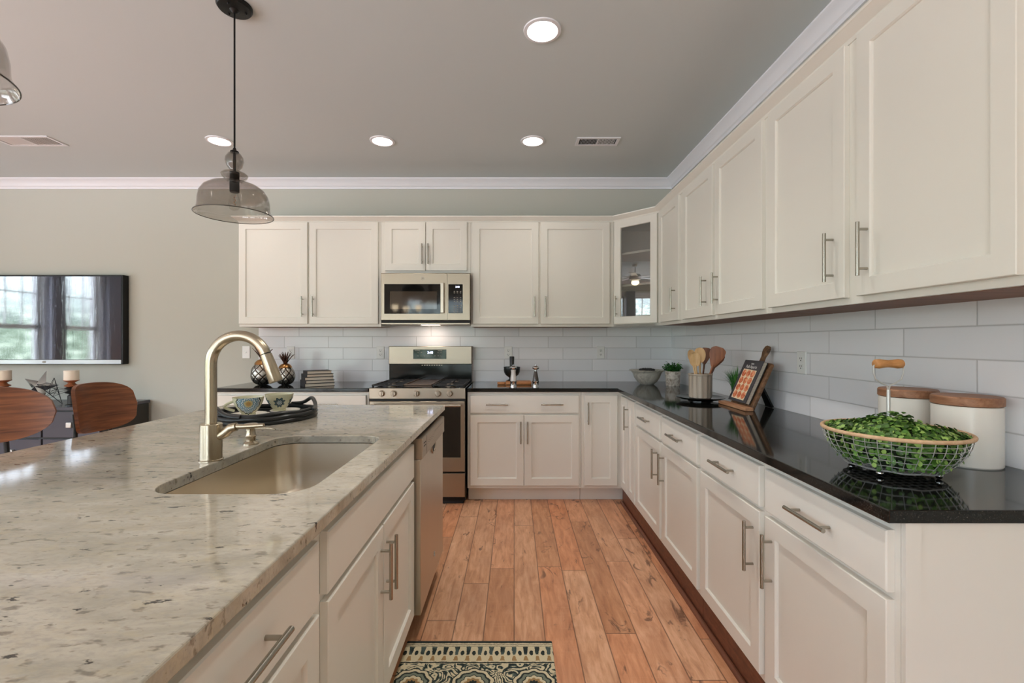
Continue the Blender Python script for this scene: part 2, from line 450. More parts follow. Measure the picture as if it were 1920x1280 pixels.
# ---------------------------------------------------------------- room
struct(B().box(XL-.15, XR+.15, YF-.15, DW+.15, -.12, 0).out('floor', M['floor'], smooth=False))
cb = B(); cb.plate([(XL-.15, YF-.15), (XR+.15, YF-.15), (XR+.15, DW+.15), (XL-.15, DW+.15)], [circle(x, y, .072, 28) for x, y in CANS], ZC, ZC+.12)
struct(cb.out('ceiling', M['ceil'], smooth=False))
struct(B().box(XL-.15, XR+.15, DW, DW+.15, 0, ZC).out('wall_back', M['wall'], smooth=False))
struct(B().box(XR, XR+.15, YF-.15, DW, 0, ZC).out('wall_right', M['wall'], smooth=False))
def holed(name, a0, a1, wins, box):
    b = B(); cur = a0
    for c, ww, z0, z1 in sorted(wins):
        box(b, cur, c-ww/2, 0, ZC); box(b, c-ww/2, c+ww/2, 0, z0); box(b, c-ww/2, c+ww/2, z1, ZC); cur = c+ww/2
    box(b, cur, a1, 0, ZC)
    return struct(b.out(name, M['wall'], smooth=False))
holed('wall_left', YF-.15, DW, LEFT_WIN, lambda b, u0, u1, z0, z1: b.box(XL-.15, XL, u0, u1, z0, z1))
holed('wall_front', XL, XR, ADDED_FRONT_WIN, lambda b, u0, u1, z0, z1: b.box(u0, u1, YF-.15, YF, z0, z1))
k = 0
for side, wins in (('left', LEFT_WIN), ('front', ADDED_FRONT_WIN)):
    for c, ww, z0, z1 in wins:
        k += 1
        mx = Matrix.Translation((XL, c, 0)) @ Matrix.Rotation(R(90), 4, 'Z') if side == 'left' else Matrix.Translation((c, YF, 0)) @ Matrix.Rotation(R(180), 4, 'Z')
        # local: x along the wall, +y out of the room
        b = B(); h = ww/2; zm = z0+(z1-z0)*.52
        for x0, x1, za, zb in ((-h, -h+.045, z0, z1), (h-.045, h, z0, z1), (-h, h, z0, z0+.05), (-h, h, z1-.045, z1), (-h, h, zm-.03, zm+.03)):
            b.box(x0, x1, .04, .09, za, zb)
        for i in (1, 2):
            xx = -h+ww*i/3; b.box(xx-.008, xx+.008, .055, .075, zm, z1)
        b.box(-h, h, .055, .075, (zm+z1)/2-.008, (zm+z1)/2+.008)
        for x0, x1, za, zb in ((-h-.09, -h, z0-.09, z1+.09), (h, h+.09, z0-.09, z1+.09), (-h-.09, h+.09, z1, z1+.09), (-h-.11, h+.11, z0-.09, z0)):
            b.box(x0, x1, -.018, 0, za, zb)
        b.xf(mx); wf = struct(b.out('window_%d' % k, M['trim'], smooth=False))
        g = B().box(-h+.04, h-.04, .062, .066, z0+.03, z1-.03).xf(mx).out('glass_pane', M['window_glass'], wf, smooth=False)
crown = [(0, ZC), (.070, ZC), (.070, ZC-.010), (.062, ZC-.018), (.048, ZC-.026), (.030, ZC-.046), (.022, ZC-.060), (.012, ZC-.068), (.010, ZC-.086), (0, ZC-.086)]
loop = [(XL, YF), (XL, DW), (XR, DW), (XR, YF)]
cr = B().sweep([(XL, YF+.01), (XL, DW), (XR, DW), (XR, YF+.01)], [(o, z-.0005) for o, z in crown]).out('trim_1', M['trim'], ang=20); struct(cr)
bbp = [(0, 0.001), (.014, .001), (.014, .10), (.008, .125), (0, .13)]
struct(B().sweep([(XL, YF+.01), (XL, DW), (-2.39, DW)], bbp).out('baseboard_left', M['trim'], smooth=False))
struct(B().sweep([(XR, 1.0), (XR, YF+.01)], bbp).out('baseboard_right', M['trim'], smooth=False))

# tiled backsplash on the two walls
o = struct(B().box(-2.376, XR-.008, DW-.008, DW-.0005, .9145, 1.43).out('wall_tile_back', M['tile_back'], smooth=False)); o['category'] = 'backsplash'; o['label'] = 'white subway tile backsplash on the wall behind the range'
o = struct(B().box(XR-.008, XR-.0005, 1.0, DW-.0005, .9145, 1.43).out('wall_tile_right', M['tile_right'], smooth=False)); o['category'] = 'backsplash'; o['label'] = 'white subway tile backsplash on the right wall beside the black countertop'

# ---------------------------------------------------------------- cabinets
def make_pull(parent, x, z, vertical=True, L=.175, y0=-.02):
    b = B(); yb = y0-.032
    if vertical:
        b.cyl((x, yb, z-L/2), (x, yb, z+L/2), .006, n=14)
        for s in (-1, 1): b.cyl((x, y0+.001, z+s*.064), (x, yb, z+s*.064), .0045, n=10)
    else:
        b.cyl((x-L/2, yb, z), (x+L/2, yb, z), .006, n=14)
        for s in (-1, 1): b.cyl((x+s*.064, y0+.001, z), (x+s*.064, yb, z), .0045, n=10)
    return b.out('handle', M['pull'], parent)
def shaker(parent, x0, x1, z0, z1, w=.057, T=.02, glassy=False, name='door'):
    b = B()
    r = [(x0, x1, z0, z1, -.0005), (x0, x1, z0, z1, -T+.002), (x0+.002, x1-.002, z0+.002, z1-.002, -T), (x0+w, x1-w, z0+w, z1-w, -T), (x0+w+.004, x1-w-.004, z0+w+.004, z1-w-.004, -T+.005), (x0+w+.005, x1-w-.005, z0+w+.005, z1-w-.005, -T+.010)]
    if glassy:
        r.append((x0+w+.005, x1-w-.005, z0+w+.005, z1-w-.005, -.0005))
        b.rings(r, cap_last=False, cap_first=False)
        # back face of the frame
        a = [b.b.verts.new(p) for p in ((x0, -.0005, z0), (x1, -.0005, z0), (x1, -.0005, z1), (x0, -.0005, z1))]
        q = x0+w+.005, x1-w-.005, z0+w+.005, z1-w-.005
        c = [b.b.verts.new(p) for p in ((q[0], -.0005, q[2]), (q[1], -.0005, q[2]), (q[1], -.0005, q[3]), (q[0], -.0005, q[3]))]
        for i in range(4): b.face((a[i], a[(i+1) % 4], c[(i+1) % 4], c[i]))
        bmesh.ops.remove_doubles(b.b, verts=b.b.verts, dist=1e-6)
    else: b.rings(r)
    return b.out(name, M['cab'], parent, smooth=False)
def slab(parent, x0, x1, z0, z1, T=.02, name='drawer'):
    b = B().rings([(x0, x1, z0, z1, -.0005), (x0, x1, z0, z1, -T+.003), (x0+.003, x1-.003, z0+.003, z1-.003, -T)])
    return b.out(name, M['cab'], parent, smooth=False)
def cabinet(name, label, cat, loc, rz, W, z0, z1, Dp, items, group=None, under=False, kick=None, endstile=False):
    r = thing(name, label, cat, loc, rz, group)
    b = B().box(.0005, W-.0005, 0, Dp, z0, z1)
    b.out('body', M['cab'], r, smooth=False)
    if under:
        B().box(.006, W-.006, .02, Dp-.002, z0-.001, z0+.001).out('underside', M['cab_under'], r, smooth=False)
    if kick:
        kd, km, kz = kick
        B().box(.001, W-.001, kd, kd+.016, .001, kz).out('toe_kick', M[km], r, smooth=False)
    for it in items:
        typ, x0, x1, za, zb = it[:5]; hs = it[5] if len(it) > 5 else []
        d = shaker(r, x0, x1, za, zb) if typ == 'door' else slab(r, x0, x1, za, zb, name='drawer' if typ == 'drawer' else 'false_front')
        for hx, hz, v in hs: make_pull(d, hx, hz, v)
    return r
UZ0, UZ1, DZ0, DZ1 = 1.413, 2.327, 1.436, 2.312
HB = 1.585   # upper handle centre
YU = DW-.305
def U(x0, x1, items): pass
# back wall uppers
xa = -2.378
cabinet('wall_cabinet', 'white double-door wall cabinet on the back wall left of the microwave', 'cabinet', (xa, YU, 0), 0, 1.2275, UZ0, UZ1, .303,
        [('door', -2.372-xa, -1.781-xa, DZ0, DZ1, [(-1.818-xa, HB, True)]), ('door', -1.764-xa, -1.172-xa, DZ0, DZ1, [(-1.726-xa, HB, True)])], 'wall cabinets', under=True)
xa = -1.150
cabinet('wall_cabinet', 'short two-door white wall cabinet above the microwave', 'cabinet', (xa, YU, 0), 0, .775, 1.866, UZ1, .303,
        [('door', -1.112-xa, -.765-xa, 1.896, DZ1, [(-.789-xa, 2.035, True)]), ('door', -.759-xa, -.406-xa, 1.896, DZ1, [(-.737-xa, 2.035, True)])], 'wall cabinets')
xa = -.374
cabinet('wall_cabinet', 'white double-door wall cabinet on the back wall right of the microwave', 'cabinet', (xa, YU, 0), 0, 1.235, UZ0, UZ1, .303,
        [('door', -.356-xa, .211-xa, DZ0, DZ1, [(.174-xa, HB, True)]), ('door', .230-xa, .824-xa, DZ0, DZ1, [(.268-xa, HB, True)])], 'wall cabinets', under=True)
# right wall uppers: local x runs towards the camera
def right_upper(label, ya, yb, doors):
    return cabinet('wall_cabinet', label, 'cabinet', (XR-.305, ya, 0), R(-90), ya-yb, UZ0, UZ1, .303, [('door', ya-p, ya-q, DZ0, DZ1, hs) for p, q, hs in doors], 'wall cabinets', under=True)
ya = 3.663
right_upper('narrow single-door white wall cabinet on the right wall next to the glass-door cabinet', ya, 3.171, [(3.64, 3.211, [(ya-3.27, HB, True)])])
ya = 3.170
right_upper('middle double-door white wall cabinet on the right wall above the utensil crock', ya, 2.101, [(3.131, 2.659, [(ya-2.745, HB, True)]), (2.625, 2.128, [(ya-2.585, HB, True)])])
ya = 2.100
right_upper('nearest double-door white wall cabinet on the right wall above the wire basket', ya, 1.026, [(2.074, 1.595, [(ya-1.65, HB, True)]), (1.539, 1.048, [(ya-1.49, HB, True)])])
# diagonal glass cabinet
gx, gy = XR-.61, YU
g = thing('glass_door_cabinet', 'white corner wall cabinet with a single glass door', 'cabinet', (gx, gy, 0), R(-45), 'wall cabinets')
def loc45(x, y):
    dx, dy = x-gx, y-gy; c = math.sqrt(.5); return ((dx-dy)*c, (dx+dy)*c)
pent = [loc45(*p) for p in ((gx, DW-.002), (XR-.002, DW-.002), (XR-.002, DW-.61), (XR-.305, DW-.61), (gx, YU))]
Wd = math.hypot(.305, .305)
b = B(); b.prism(pent, UZ0, UZ0+.018); b.prism(pent, UZ1-.018, UZ1)
for i in (0, 1, 2, 4):
    p, q = Vector(pent[i]), Vector(pent[(i+1) % 5]); d = (q-p).normalized(); n = Vector((d.y, -d.x))
    cen = sum((Vector(v) for v in pent), Vector((0, 0)))/5
    if n.dot(cen-p) < 0: n = -n
    b.prism([tuple(p), tuple(q), tuple(q+n*.012), tuple(p+n*.012)], UZ0+.018, UZ1-.018)
for x0, x1, za, zb in ((0, .038, UZ0, UZ1), (Wd-.038, Wd, UZ0, UZ1), (.038, Wd-.038, UZ0, UZ0+.038), (.038, Wd-.038, UZ1-.038, UZ1)):
    b.box(x0, x1, 0, .018, za, zb)
b.out('body', M['cab'], g, smooth=False)
sp = [loc45(*p) for p in ((gx+.014, DW-.016), (XR-.016, DW-.016), (XR-.016, DW-.596), (XR-.31, DW-.596), (gx+.014, YU+.015))]
for zs in (2.036, 1.764): B().prism([(x, max(y, .03)) for x, y in sp], zs-.009, zs+.009).out('shelf', M['cab'], g, smooth=False)
gd = shaker(g, .018, Wd-.018, DZ0, DZ1, glassy=True)
B().box(.018+.06, Wd-.018-.06, -.011, -.007, DZ0+.06, DZ1-.06).out('glass_pane', M['pane'], gd, smooth=False)
make_pull(gd, .045, HB, True)
# continuous moulding on top of the wall cabinets
mp = [(-.001, UZ1-.012), (.004, UZ1-.012), (.010, UZ1), (.020, UZ1+.006), (.036, UZ1+.022), (.044, UZ1+.026), (.046, UZ1+.034), (-.001, UZ1+.034)]
tag(B().sweep([(-2.379, DW-.003), (-2.379, YU-.0005), (gx, YU-.0005), (XR-.3055, DW-.61), (XR-.3055, 1.025), (XR-.003, 1.025)][0:5], mp[:]).out('cabinet_moulding', M['cab'], ang=25),
    'white crown moulding running along the tops of all wall cabinets', 'moulding')

# base cabinets ------------------------------------------------------------
YB = DW-.61; BZ0, BZ1 = .114, .884
DRZ = (.716, .857); DOZ = (.140, .699); HDZ = .565
xa = -2.378
cabinet('base_cabinet', 'white base cabinet left of the range, mostly hidden by the island', 'cabinet', (xa, YB, 0), 0, 1.219, BZ0, BZ1, .602,
        [('drawer', .02, .59, *DRZ, [(.30, .787, False)]), ('drawer', .61, 1.20, *DRZ, [(.90, .787, False)]), ('door', .02, .59, *DOZ, [(.55, HDZ, True)]), ('door', .61, 1.20, *DOZ, [(.65, HDZ, True)])], 'base cabinets', kick=(.07, 'cab', .113))
xa = -.372
cabinet('base_cabinet', 'white two-door base cabinet with one wide two-pull drawer right of the range', 'cabinet', (xa, YB, 0), 0, .906, BZ0, BZ1, .602,
        [('drawer', -.350-xa, .516-xa, *DRZ, [(-.135-xa, .787, False), (.300-xa, .787, False)]), ('door', -.350-xa, .076-xa, *DOZ, [(.052-xa, HDZ, True)]), ('door', .080-xa, .516-xa, *DOZ, [(.106-xa, HDZ, True)])], 'base cabinets', kick=(.07, 'cab', .113))
xa = .535
cabinet('base_cabinet', 'narrow full-height-door white base cabinet in the back corner', 'cabinet', (xa, YB, 0), 0, .9345, BZ0, BZ1, .602,
        [('door', .558-xa, .822-xa, DOZ[0], .857, [(.585-xa, .718, True)])], 'base cabinets', kick=(.07, 'cab', .113))
XF = XR-.61
def right_base(label, ya, yb, items):
    return cabinet('base_cabinet', label, 'cabinet', (XF, ya, 0), R(-90), ya-yb, BZ0, BZ1, .602, [(ty, ya-p, ya-q, za, zb, hs) for ty, p, q, za, zb, hs in items], 'base cabinets', kick=(.004, 'kick_wood', .113))
ya = YB-.001
right_base('white corner base cabinet under the right countertop with two narrow doors', ya, 3.205,
           [('door', 3.625, 3.43, DOZ[0], .857, []), ('door', 3.41, 3.225, DOZ[0], .857, [(ya-3.385, .718, True)])])
def dbl(ya, yb, a, b_, c, d, label):
    return right_base(label, ya, yb, [('drawer', a, b_, *DRZ, [(ya-(a+b_)/2, .787, False)]), ('drawer', c, d, *DRZ, [(ya-(c+d)/2, .787, False)]),
                      ('door', a, b_, *DOZ, [(ya-b_-.04, HDZ, True)]), ('door', c, d, *DOZ, [(ya-c+.04, HDZ, True)])])
dbl(3.204, 2.101, 3.185, 2.66, 2.62, 2.117, 'white two-drawer two-door base cabinet in the middle of the right run')
dbl(2.100, 1.022, 2.078, 1.577, 1.540, 1.038, 'nearest white two-drawer two-door base cabinet at the end of the right countertop')
# end panel of the right run
b = B().box(XF-.0, XF+.035, 1.010, 1.0215, .001, .884).box(XF+.035, XR-.003, 1.014, 1.0215, .001, .884)
tag(b.out('end_panel', M['cab'], smooth=False), 'plain white end panel closing the near end of the right base cabinets', 'panel')
tag(B().sweep([(XF-.001, YB-.002), (XF-.001, 1.02)], [(-.0, .001), (.016, .001), (.014, .010), (.006, .018), (-.0, .018)]).out('shoe_moulding', M['kick_wood'], smooth=False), 'thin brown shoe moulding on the floor along the right base cabinets', 'moulding')

# countertops --------------------------------------------------------------
CT0, CT1 = .8845, .914
XC = XR-.652; YC = DW-.638
tag(B().prism([(-.372, DW-.009), (-.372, YC), (XC, YC), (XC, 1.004), (XR-.009, 1.004), (XR-.009, DW-.009)], CT0, CT1).out('countertop', M['black_granite'], bevel=.003, smooth=False),
    'L-shaped polished black granite countertop in the back right corner', 'countertop')
tag(B().box(-2.395, -1.155, YC, DW-.009, CT0, CT1).out('countertop', M['black_granite'], bevel=.003, smooth=False),
    'polished black granite countertop left of the range', 'countertop')
# island -------------------------------------------------------------------
IX0, IX1, IY0, IY1 = -1.69, -.4035, -.35, 2.685
sinkhole = rrect(-.915, -.51, 1.114, 1.805, .085, 7)
tag(B().plate([(IX0, IY0), (IX1, IY0), (IX1, IY1-.012), (IX1-.012, IY1), (IX0, IY1)], [sinkhole, circle(-.947, 1.433, .02, 20)][:1], CT0, CT1).out('countertop', M['granite'], bevel=.003, smooth=False),
    'speckled cream granite island countertop with a sink cutout', 'countertop')
XI = -.437
def island_cab(label, y0, y1, items):
    return cabinet('base_cabinet', label, 'cabinet', (XI, y0, 0), R(90), y1-y0, BZ0, .884, .60, items, 'island cabinets', kick=(.07, 'cab', .113))
sk = thing('base_cabinet', 'white island sink base cabinet with false front and two doors', 'cabinet', (XI, 1.0, 0), R(90), 'island cabinets')
b = B(); W_ = .934
b.box(.0005, .018, 0, .60, BZ0, .884).box(W_-.018, W_-.0005, 0, .60, BZ0, .884).box(.018, W_-.018, 0, .60, BZ0, BZ0+.018).box(.018, W_-.018, .59, .60, BZ0+.018, .884).box(.018, W_-.018, 0, .018, BZ0+.018, .884)
b.out('body', M['cab'], sk, smooth=False)
B().box(.001, W_-.001, .07, .086, .001, .113).out('toe_kick', M['cab'], sk, smooth=False)
slab(sk, .03, W_-.02, *DRZ, name='false_front')
d = shaker(sk, .03, .463, *DOZ); make_pull(d, .435, HDZ, True)
d = shaker(sk, .471, W_-.02, *DOZ); make_pull(d, .499, HDZ, True)
island_cab('white island cabinet with a drawer over a door nearest the camera', .40, .999, [('drawer', .02, .583, *DRZ, [(.305, .787, False)]), ('door', .02, .583, *DOZ, [(.06, HDZ, True)])])
island_cab('white island cabinet with drawer and door at the near island end', -.30, .399, [('drawer', .02, .68, *DRZ, [(.35, .787, False)]), ('door', .02, .68, *DOZ, [(.06, HDZ, True)])])
tag(B().box(XI-.60, XI, 2.545, 2.66, .001, .884).out('end_panel', M['cab'], smooth=False), 'white panel closing the far end of the island past the dishwasher', 'panel')
tag(B().box(XI-.68, XI-.601, -.30, 2.66, .001, .884).out('back_panel', M['cab'], smooth=False), 'white panel along the seating side of the island under the overhang', 'panel')
# dishwasher
dw = thing('dishwasher', 'stainless steel dishwasher built into the end of the island', 'dishwasher', (XI, 1.936, 0), R(90))
B().box(.003, .604, .0, .57, .10, .868).out('body', M['blackmetal'], dw, smooth=False)
B().box(.003, .604, .05, .07, .001, .10).out('kick_plate', M['blackmetal'], dw, smooth=False)
dd = B().box(.004, .603, -.042, -.001, .125, .783).out('door', M['steel_z'], dw, bevel=.003)
cp = B().rings([(.004, .603, .785, .872, -.001), (.004, .603, .785, .872, -.046), (.006, .601, .789, .868, -.05)]).out('control_panel', M['steel'], dw, smooth=False)
b = B()
for z in (.835, .848): b.box(.03, .075, -.0505, -.0495, z-.0025, z+.0025)
b.box(.0955, .0975, -.0506, -.0495, .788, .868)
b.out('vent_slot', M['dark'], cp, smooth=False)
b = B()
for i in range(9): b.box(.30+i*.028, .312+i*.028, -.0506, -.0495, .846, .851)
for i in range(14): b.box(.12+i*.012, .126+i*.012, -.0506, -.0495, .826+.006*(i % 3), .829+.006*(i % 3))
b.out('lettering', M['print'], cp, smooth=False)
b = B(); b.lathe([(.055, 0), (.052, .006), (.040, .004), (.038, -.002)], n=28, capb=False); b.xf(Matrix.Translation((.30, -.0425, .775)) @ Matrix.Diagonal((1, 1, .62, 1)) @ Matrix.Rotation(R(90), 4, 'X'))
b.out('handle', M['steel'], dd)
B().xf(Matrix()).lathe([(.036, 0), (.034, .0035)], n=24).xf(Matrix.Translation((.30, -.0425, .775)) @ Matrix.Diagonal((1, 1, .6, 1)) @ Matrix.Rotation(R(90), 4, 'X')).out('handle_recess', M['dark'], dd)
b = B().tube([(.33+.013*math.cos(a*PI/8), -.0435, .235+.013*math.sin(a*PI/8)) for a in range(16)], .0016, 6, closed=True); b.out('badge', M['chrome'], dd)

# sink ---------------------------------------------------------------------
sn = thing('sink', 'single-bowl undermount stainless steel sink in the island', 'sink', (-.7125, 1.4595, CT0-.001))
def rr(dx, dy, r): return rrect(-.2025-dx, .2025+dx, -.3455-dy, .3455+dy, r, 7)
b = B(); lv = []
for d_, z, r in ((.018, -.001, .10), (.004, -.001, .088), (.004, -.006, .088), (.000, -.10, .085), (-.006, -.175, .08), (-.02, -.195, .07), (-.05, -.203, .05)):
    lv.append([b.b.verts.new((x, y, z)) for x, y in rr(d_, d_, r)])
lv.append([b.b.verts.new((x*.15, y*.10, -.208)) for x, y in rr(-.05, -.05, .05)])
for a, c in zip(lv, lv[1:]):
    n = len(a)
    for i in range(n): b.face((a[i], a[(i+1) % n], c[(i+1) % n], c[i]))
b.face(lv[-1])
o = b.out('bowl', M['sink'], sn, ang=60); md = o.modifiers.new('solid', 'SOLIDIFY'); md.thickness = .0015; md.offset = 1
B().lathe([(.042, -.2065), (.040, -.2045), (.030, -.206), (.012, -.2075)], n=24).out('drain', M['chrome'], sn)
# faucet
fx, fy = -.947, 1.433
fc = thing('faucet', 'brushed nickel gooseneck pull-down faucet beside the sink', 'faucet', (fx, fy, CT1))
B().lathe([(.034, 0), (.034, .003), (.031, .005), (.031, .112), (.029, .114)], n=36).out('base', M['nickel'], fc)
pts = [(0, 0, .112), (0, 0, .16), (0, 0, .22), (0, 0, .270)]
zc = .300; rA = .088
pts.append((0, 0, zc-.01))
for i in range(0, 25):
    a = R(180-i*(159/24)); pts.append((rA+rA*math.cos(a), 0, zc+rA*math.sin(a)))
B().tube(pts, .0165, 20).out('spout', M['nickel'], fc, ang=60)
e = Vector(pts[-1]); dv = Vector((math.sin(R(21)), 0, -math.cos(R(21))))
e2 = e+dv*.003
B().tube([e2, e2+dv*.03, e2+dv*.088, e2+dv*.090], [.0172, .0185, .0205, .0195], 24).out('spray_head', M['nickel'], fc)
B().cyl(e+dv*-.001, e+dv*.004, .0155).out('seam_ring', M['dark'], fc)
hb = B().tube([(.028, 0, .075), (.045, 0, .085), (.062, 0, .100), (.080, 0, .104)], [.014, .015, .014, .013], 18).out('handle', M['nickel'], fc)
B().tube([(.080, 0, .104), (.100, 0, .104), (.165, 0, .108)], [.0085, .0075, .0065], 14).out('lever', M['nickel'], hb)
# soap dispenser
sd = thing('soap_dispenser', 'brushed nickel deck soap dispenser behind the sink', 'soap dispenser', (-.951, 1.657, CT1))
B().lathe([(.026, 0), (.026, .004), (.020, .009), (.016, .012), (.016, .026), (.018, .030), (.016, .034), (.015, .050), (.0155, .056), (.021, .062), (.024, .070), (.022, .073)], n=28).out('pump', M['nickel'], sd)
B().tube([(.016, 0, .058), (.045, 0, .058), (.075, 0, .056), (.088, 0, .052)], [.004, .0036, .0032, .003], 10).out('nozzle', M['nickel'], sd)

# range --------------------------------------------------------------------
rw = .757; rx = -1.141
rg = thing('gas_range', 'stainless steel gas range with five knobs on the back wall', 'range', (rx, 3.62, 0))
B().box(.002, rw-.002, .004, .64, .03, .905).out('body', M['blackmetal'], rg, smooth=False)
B().box(.0, rw, -.008, .59, .905, .922).out('cooktop', M['blackgloss'], rg, bevel=.004)
# control panel, slightly tilted
b = B().rings([(0, rw, .834, .917, .003), (0, rw, .834, .917, -.010), (.002, rw-.002, .836, .915, -.013)]); cpn = b.out('control_panel', M['steel'], rg, smooth=False)
for px in (717, 739, 782, 822, 844):
    lx = (px-964)/237.5-rx; B().lathe([(.0255, 0), (.0255, .004), (.021, .006), (.020, .024), (.018, .027)], n=24, rf=None).box(-.0035, .0035, -.020, .020, .022, .034).xf(Matrix.Translation((lx, -.0130, .877)) @ Matrix.Rotation(R(90), 4, 'X')).out('knob', M['steel'], rg, bevel=.001)
od = B().rings([(.004, rw-.004, .262, .815, .003), (.004, rw-.004, .262, .815, -.017), (.008, rw-.008, .266, .811, -.022), (.035, rw-.035, .373, .775, -.022), (.038, rw-.038, .376, .772, -.019)]).out('oven_door', M['steel'], rg, smooth=False)
B().box(.037, rw-.037, -.0215, -.0185, .375, .773).out('window', M['oven_in'], od, smooth=False)
b = B().tube([(.03, -.070, .788), (rw-.03, -.070, .788)], .011, 16)
for x in (.05, rw-.05): b.tube([(x, -.02, .788), (x, -.070, .788)], .008, 12)
b.out('handle', M['steel'], od)
B().rings([(.004, rw-.004, .062, .250, .003), (.004, rw-.004, .062, .250, -.015), (.008, rw-.008, .066, .246, -.020)]).out('drawer', M['steel'], rg, smooth=False)
B().box(.02, rw-.02, .02, .6, .002, .055).out('base', M['dark'], rg, smooth=False)
B().box(.002, rw-.002, -.004, .003, .817, .832).out('vent_strip', M['dark'], rg, smooth=False)
# backguard
bg_ = B().rings([(.001, rw-.001, 1.078, 1.242, .648), (.001, rw-.001, 1.078, 1.242, .552), (.006, rw-.006, 1.083, 1.238, .548)]).out('backguard', M['steel'], rg, smooth=False)
B().box(.004, rw-.004, .558, .646, .923, 1.078).out('riser', M['blackgloss'], rg, smooth=False)
dp = B().box(.224, .525, .5465, .550, 1.127, 1.213).out('display_panel', M['blackglass'], bg_, bevel=.003)
text('clock', '3:40', .030, M['digits'], dp, (.378, .5462, 1.184), (R(90), 0, 0))
b = B()
for (x, z, ww) in [(.262, 1.203, .05), (.468, 1.203, .04)]+[(.268+i*.032, 1.186, .012) for i in range(2)]+[(.450+i*.026, 1.186, .012) for i in range(2)]+[(.266+i*.031, 1.155, .013) for i in range(7)]+[(.474, 1.155, .013)]:
    b.box(x-ww/2, x+ww/2, .5460, .5468, z-.0028, z+.0028)
b.out('lettering', M['print'], dp, smooth=False)
b = B()
for i in range(9): b.box(.30+i*.022, .312+i*.022, .5535, .5575, 1.066, 1.073)
b.out('vent_slot', M['steel'], rg, smooth=False)
# grates, burners, griddle
for gx0, gx1 in ((.012, .262), (rw-.262, rw-.012)):
    b = B(); z = .944
    for y in (.02, .155, .29, .42, .55): b.box(gx0, gx1, y-.006, y+.006, z-.012, z)
    for x in (gx0+.006, (gx0+gx1)/2, gx1-.006): b.box(x-.006, x+.006, .02, .55, z-.014, z-.001)
    for x in (gx0+.006, gx1-.006):
        for y in (.03, .54): b.box(x-.007, x+.007, y-.008, y+.008, .922, z-.01)
    b.out('grate', M['iron'], rg, bevel=.002)
    for y in (.155, .42):
        B().lathe([(.045, 0), (.045, .008), (.032, .010), (.030, .016), (.0, .018)], ((gx0+gx1)/2, y, .9225), 24).out('burner', M['steel'], rg)
b = B(); b.box(.268, rw-.268, .02, .55, .930, .940)
for x in (.272, rw-.272): b.box(x-.005, x+.005, .02, .55, .923, .947)
b.box(.268, rw-.268, .02, .03, .923, .946)
b.out('griddle', M['griddle'], rg, bevel=.002)
# microwave ----------------------------------------------------------------
mw = thing('microwave', 'stainless steel over-the-range microwave hanging under the short wall cabinet', 'microwave', (-1.1285, 3.879, 1.434))
MH = .429
B().box(.004, .752, .035, .393, .008, MH).out('body', M['blackmetal'], mw, smooth=False)
md_ = B().rings([(0, .563, .030, MH, .034), (0, .563, .030, MH, .004), (.005, .563, .034, MH-.005, 0), (.030, .505, .086, .337, 0), (.031, .504, .087, .336, .002)]).out('door', M['steel'], mw, smooth=False)
B().box(.030, .505, .0005, .004, .0865, .3365).out('window', M['blackglass'], md_, smooth=False)
B().box(.078, .475, .0000, .0006, .125, .275).out('inner_window', mat('mesh_window_glass', '3a3026', .05, spec=.8), md_, smooth=False)
B().rings([(.508, .538, .090, .345, .001), (.508, .538, .090, .345, -.026), (.512, .534, .094, .341, -.030)]).out('handle', M['steel_z'], md_, smooth=False)
b = B().tube([(.356+.013*math.cos(a*PI/8), -.001, .385+.013*math.sin(a*PI/8)) for a in range(16)], .0013, 6, closed=True); lg = b.out('badge', M['chrome'], md_)
text('monogram', 'GE', .013, M['dark'], lg, (.356, -.0008, .385), (R(90), 0, 0), .0003)
cpm = B().rings([(.565, .757, .030, MH, .034), (.565, .757, .030, MH, .004), (.565, .752, .034, MH-.005, 0)]).out('control_panel', M['steel'], mw, smooth=False)
kp = B().box(.572, .694, -.0012, .001, .090, .335).out('keypad', M['blackglass'], cpm, bevel=.002)
text('clock', '3:40', .020, M['digits'], kp, (.649, -.0016, .312), (R(90), 0, 0))
b = B()
for r_, z in enumerate((.275, .262, .222, .205, .188, .155, .137, .119, .101)):
    for c_ in range(3): b.box(.617+c_*.026, .629+c_*.026, -.0018, -.0010, z-.003, z+.003)
b.out('lettering', M['print'], kp, smooth=False)
B().box(.004, .752, .006, .034, .010, .029).out('vent_strip', M['dark'], mw, smooth=False)
B().box(.004, .752, .010, .392, -.001, .0085).out('underside', M['steel'], mw, smooth=False)
B().box(.30, .46, .20, .27, -.004, -.0005).out('lamp_lens', mat('hood_lamp', 'ffffff', .4, emis='ffe2c8', es=5), mw, smooth=False)
area('hood_light', (-1.1285+.38, 3.879+.235, 1.428), (0, 0, 0), .15, .06, .45, (1, .80, .70))

# ---------------------------------------------------------------- outlets
def outlet(label, loc, rz, jack=False):
    r = thing('wall_plate' if jack else 'electrical_outlet', label, 'wall plate' if jack else 'outlet', loc, rz, 'wall outlets')
    B().rings([(-.036, .036, -.058, .058, 0), (-.036, .036, -.058, .058, -.003), (-.033, .033, -.055, .055, -.006)]).out('cover_plate', M['white'], r, smooth=False)
    if jack: B().lathe([(.006, 0), (.005, .006)], n=12).xf(Matrix.Translation((0, -.006, 0)) @ Matrix.Rotation(R(90), 4, 'X')).out('jack', M['pull'], r)
    else:
        for s in (-1, 1):
            f = B().box(-.017, .017, -.008, -.0055, s*.0195-.014, s*.0195+.014).out('socket', M['white'], r, bevel=.003)
            b = B()
            for x in (-.0075, .0055): b.box(x, x+.003, -.0085, -.0078, s*.0195-.002, s*.0195+.007)
            b.box(-.003, .003, -.0085, -.0078, s*.0195-.011, s*.0195-.006)
            b.out('slot', M['dark'], f, smooth=False)
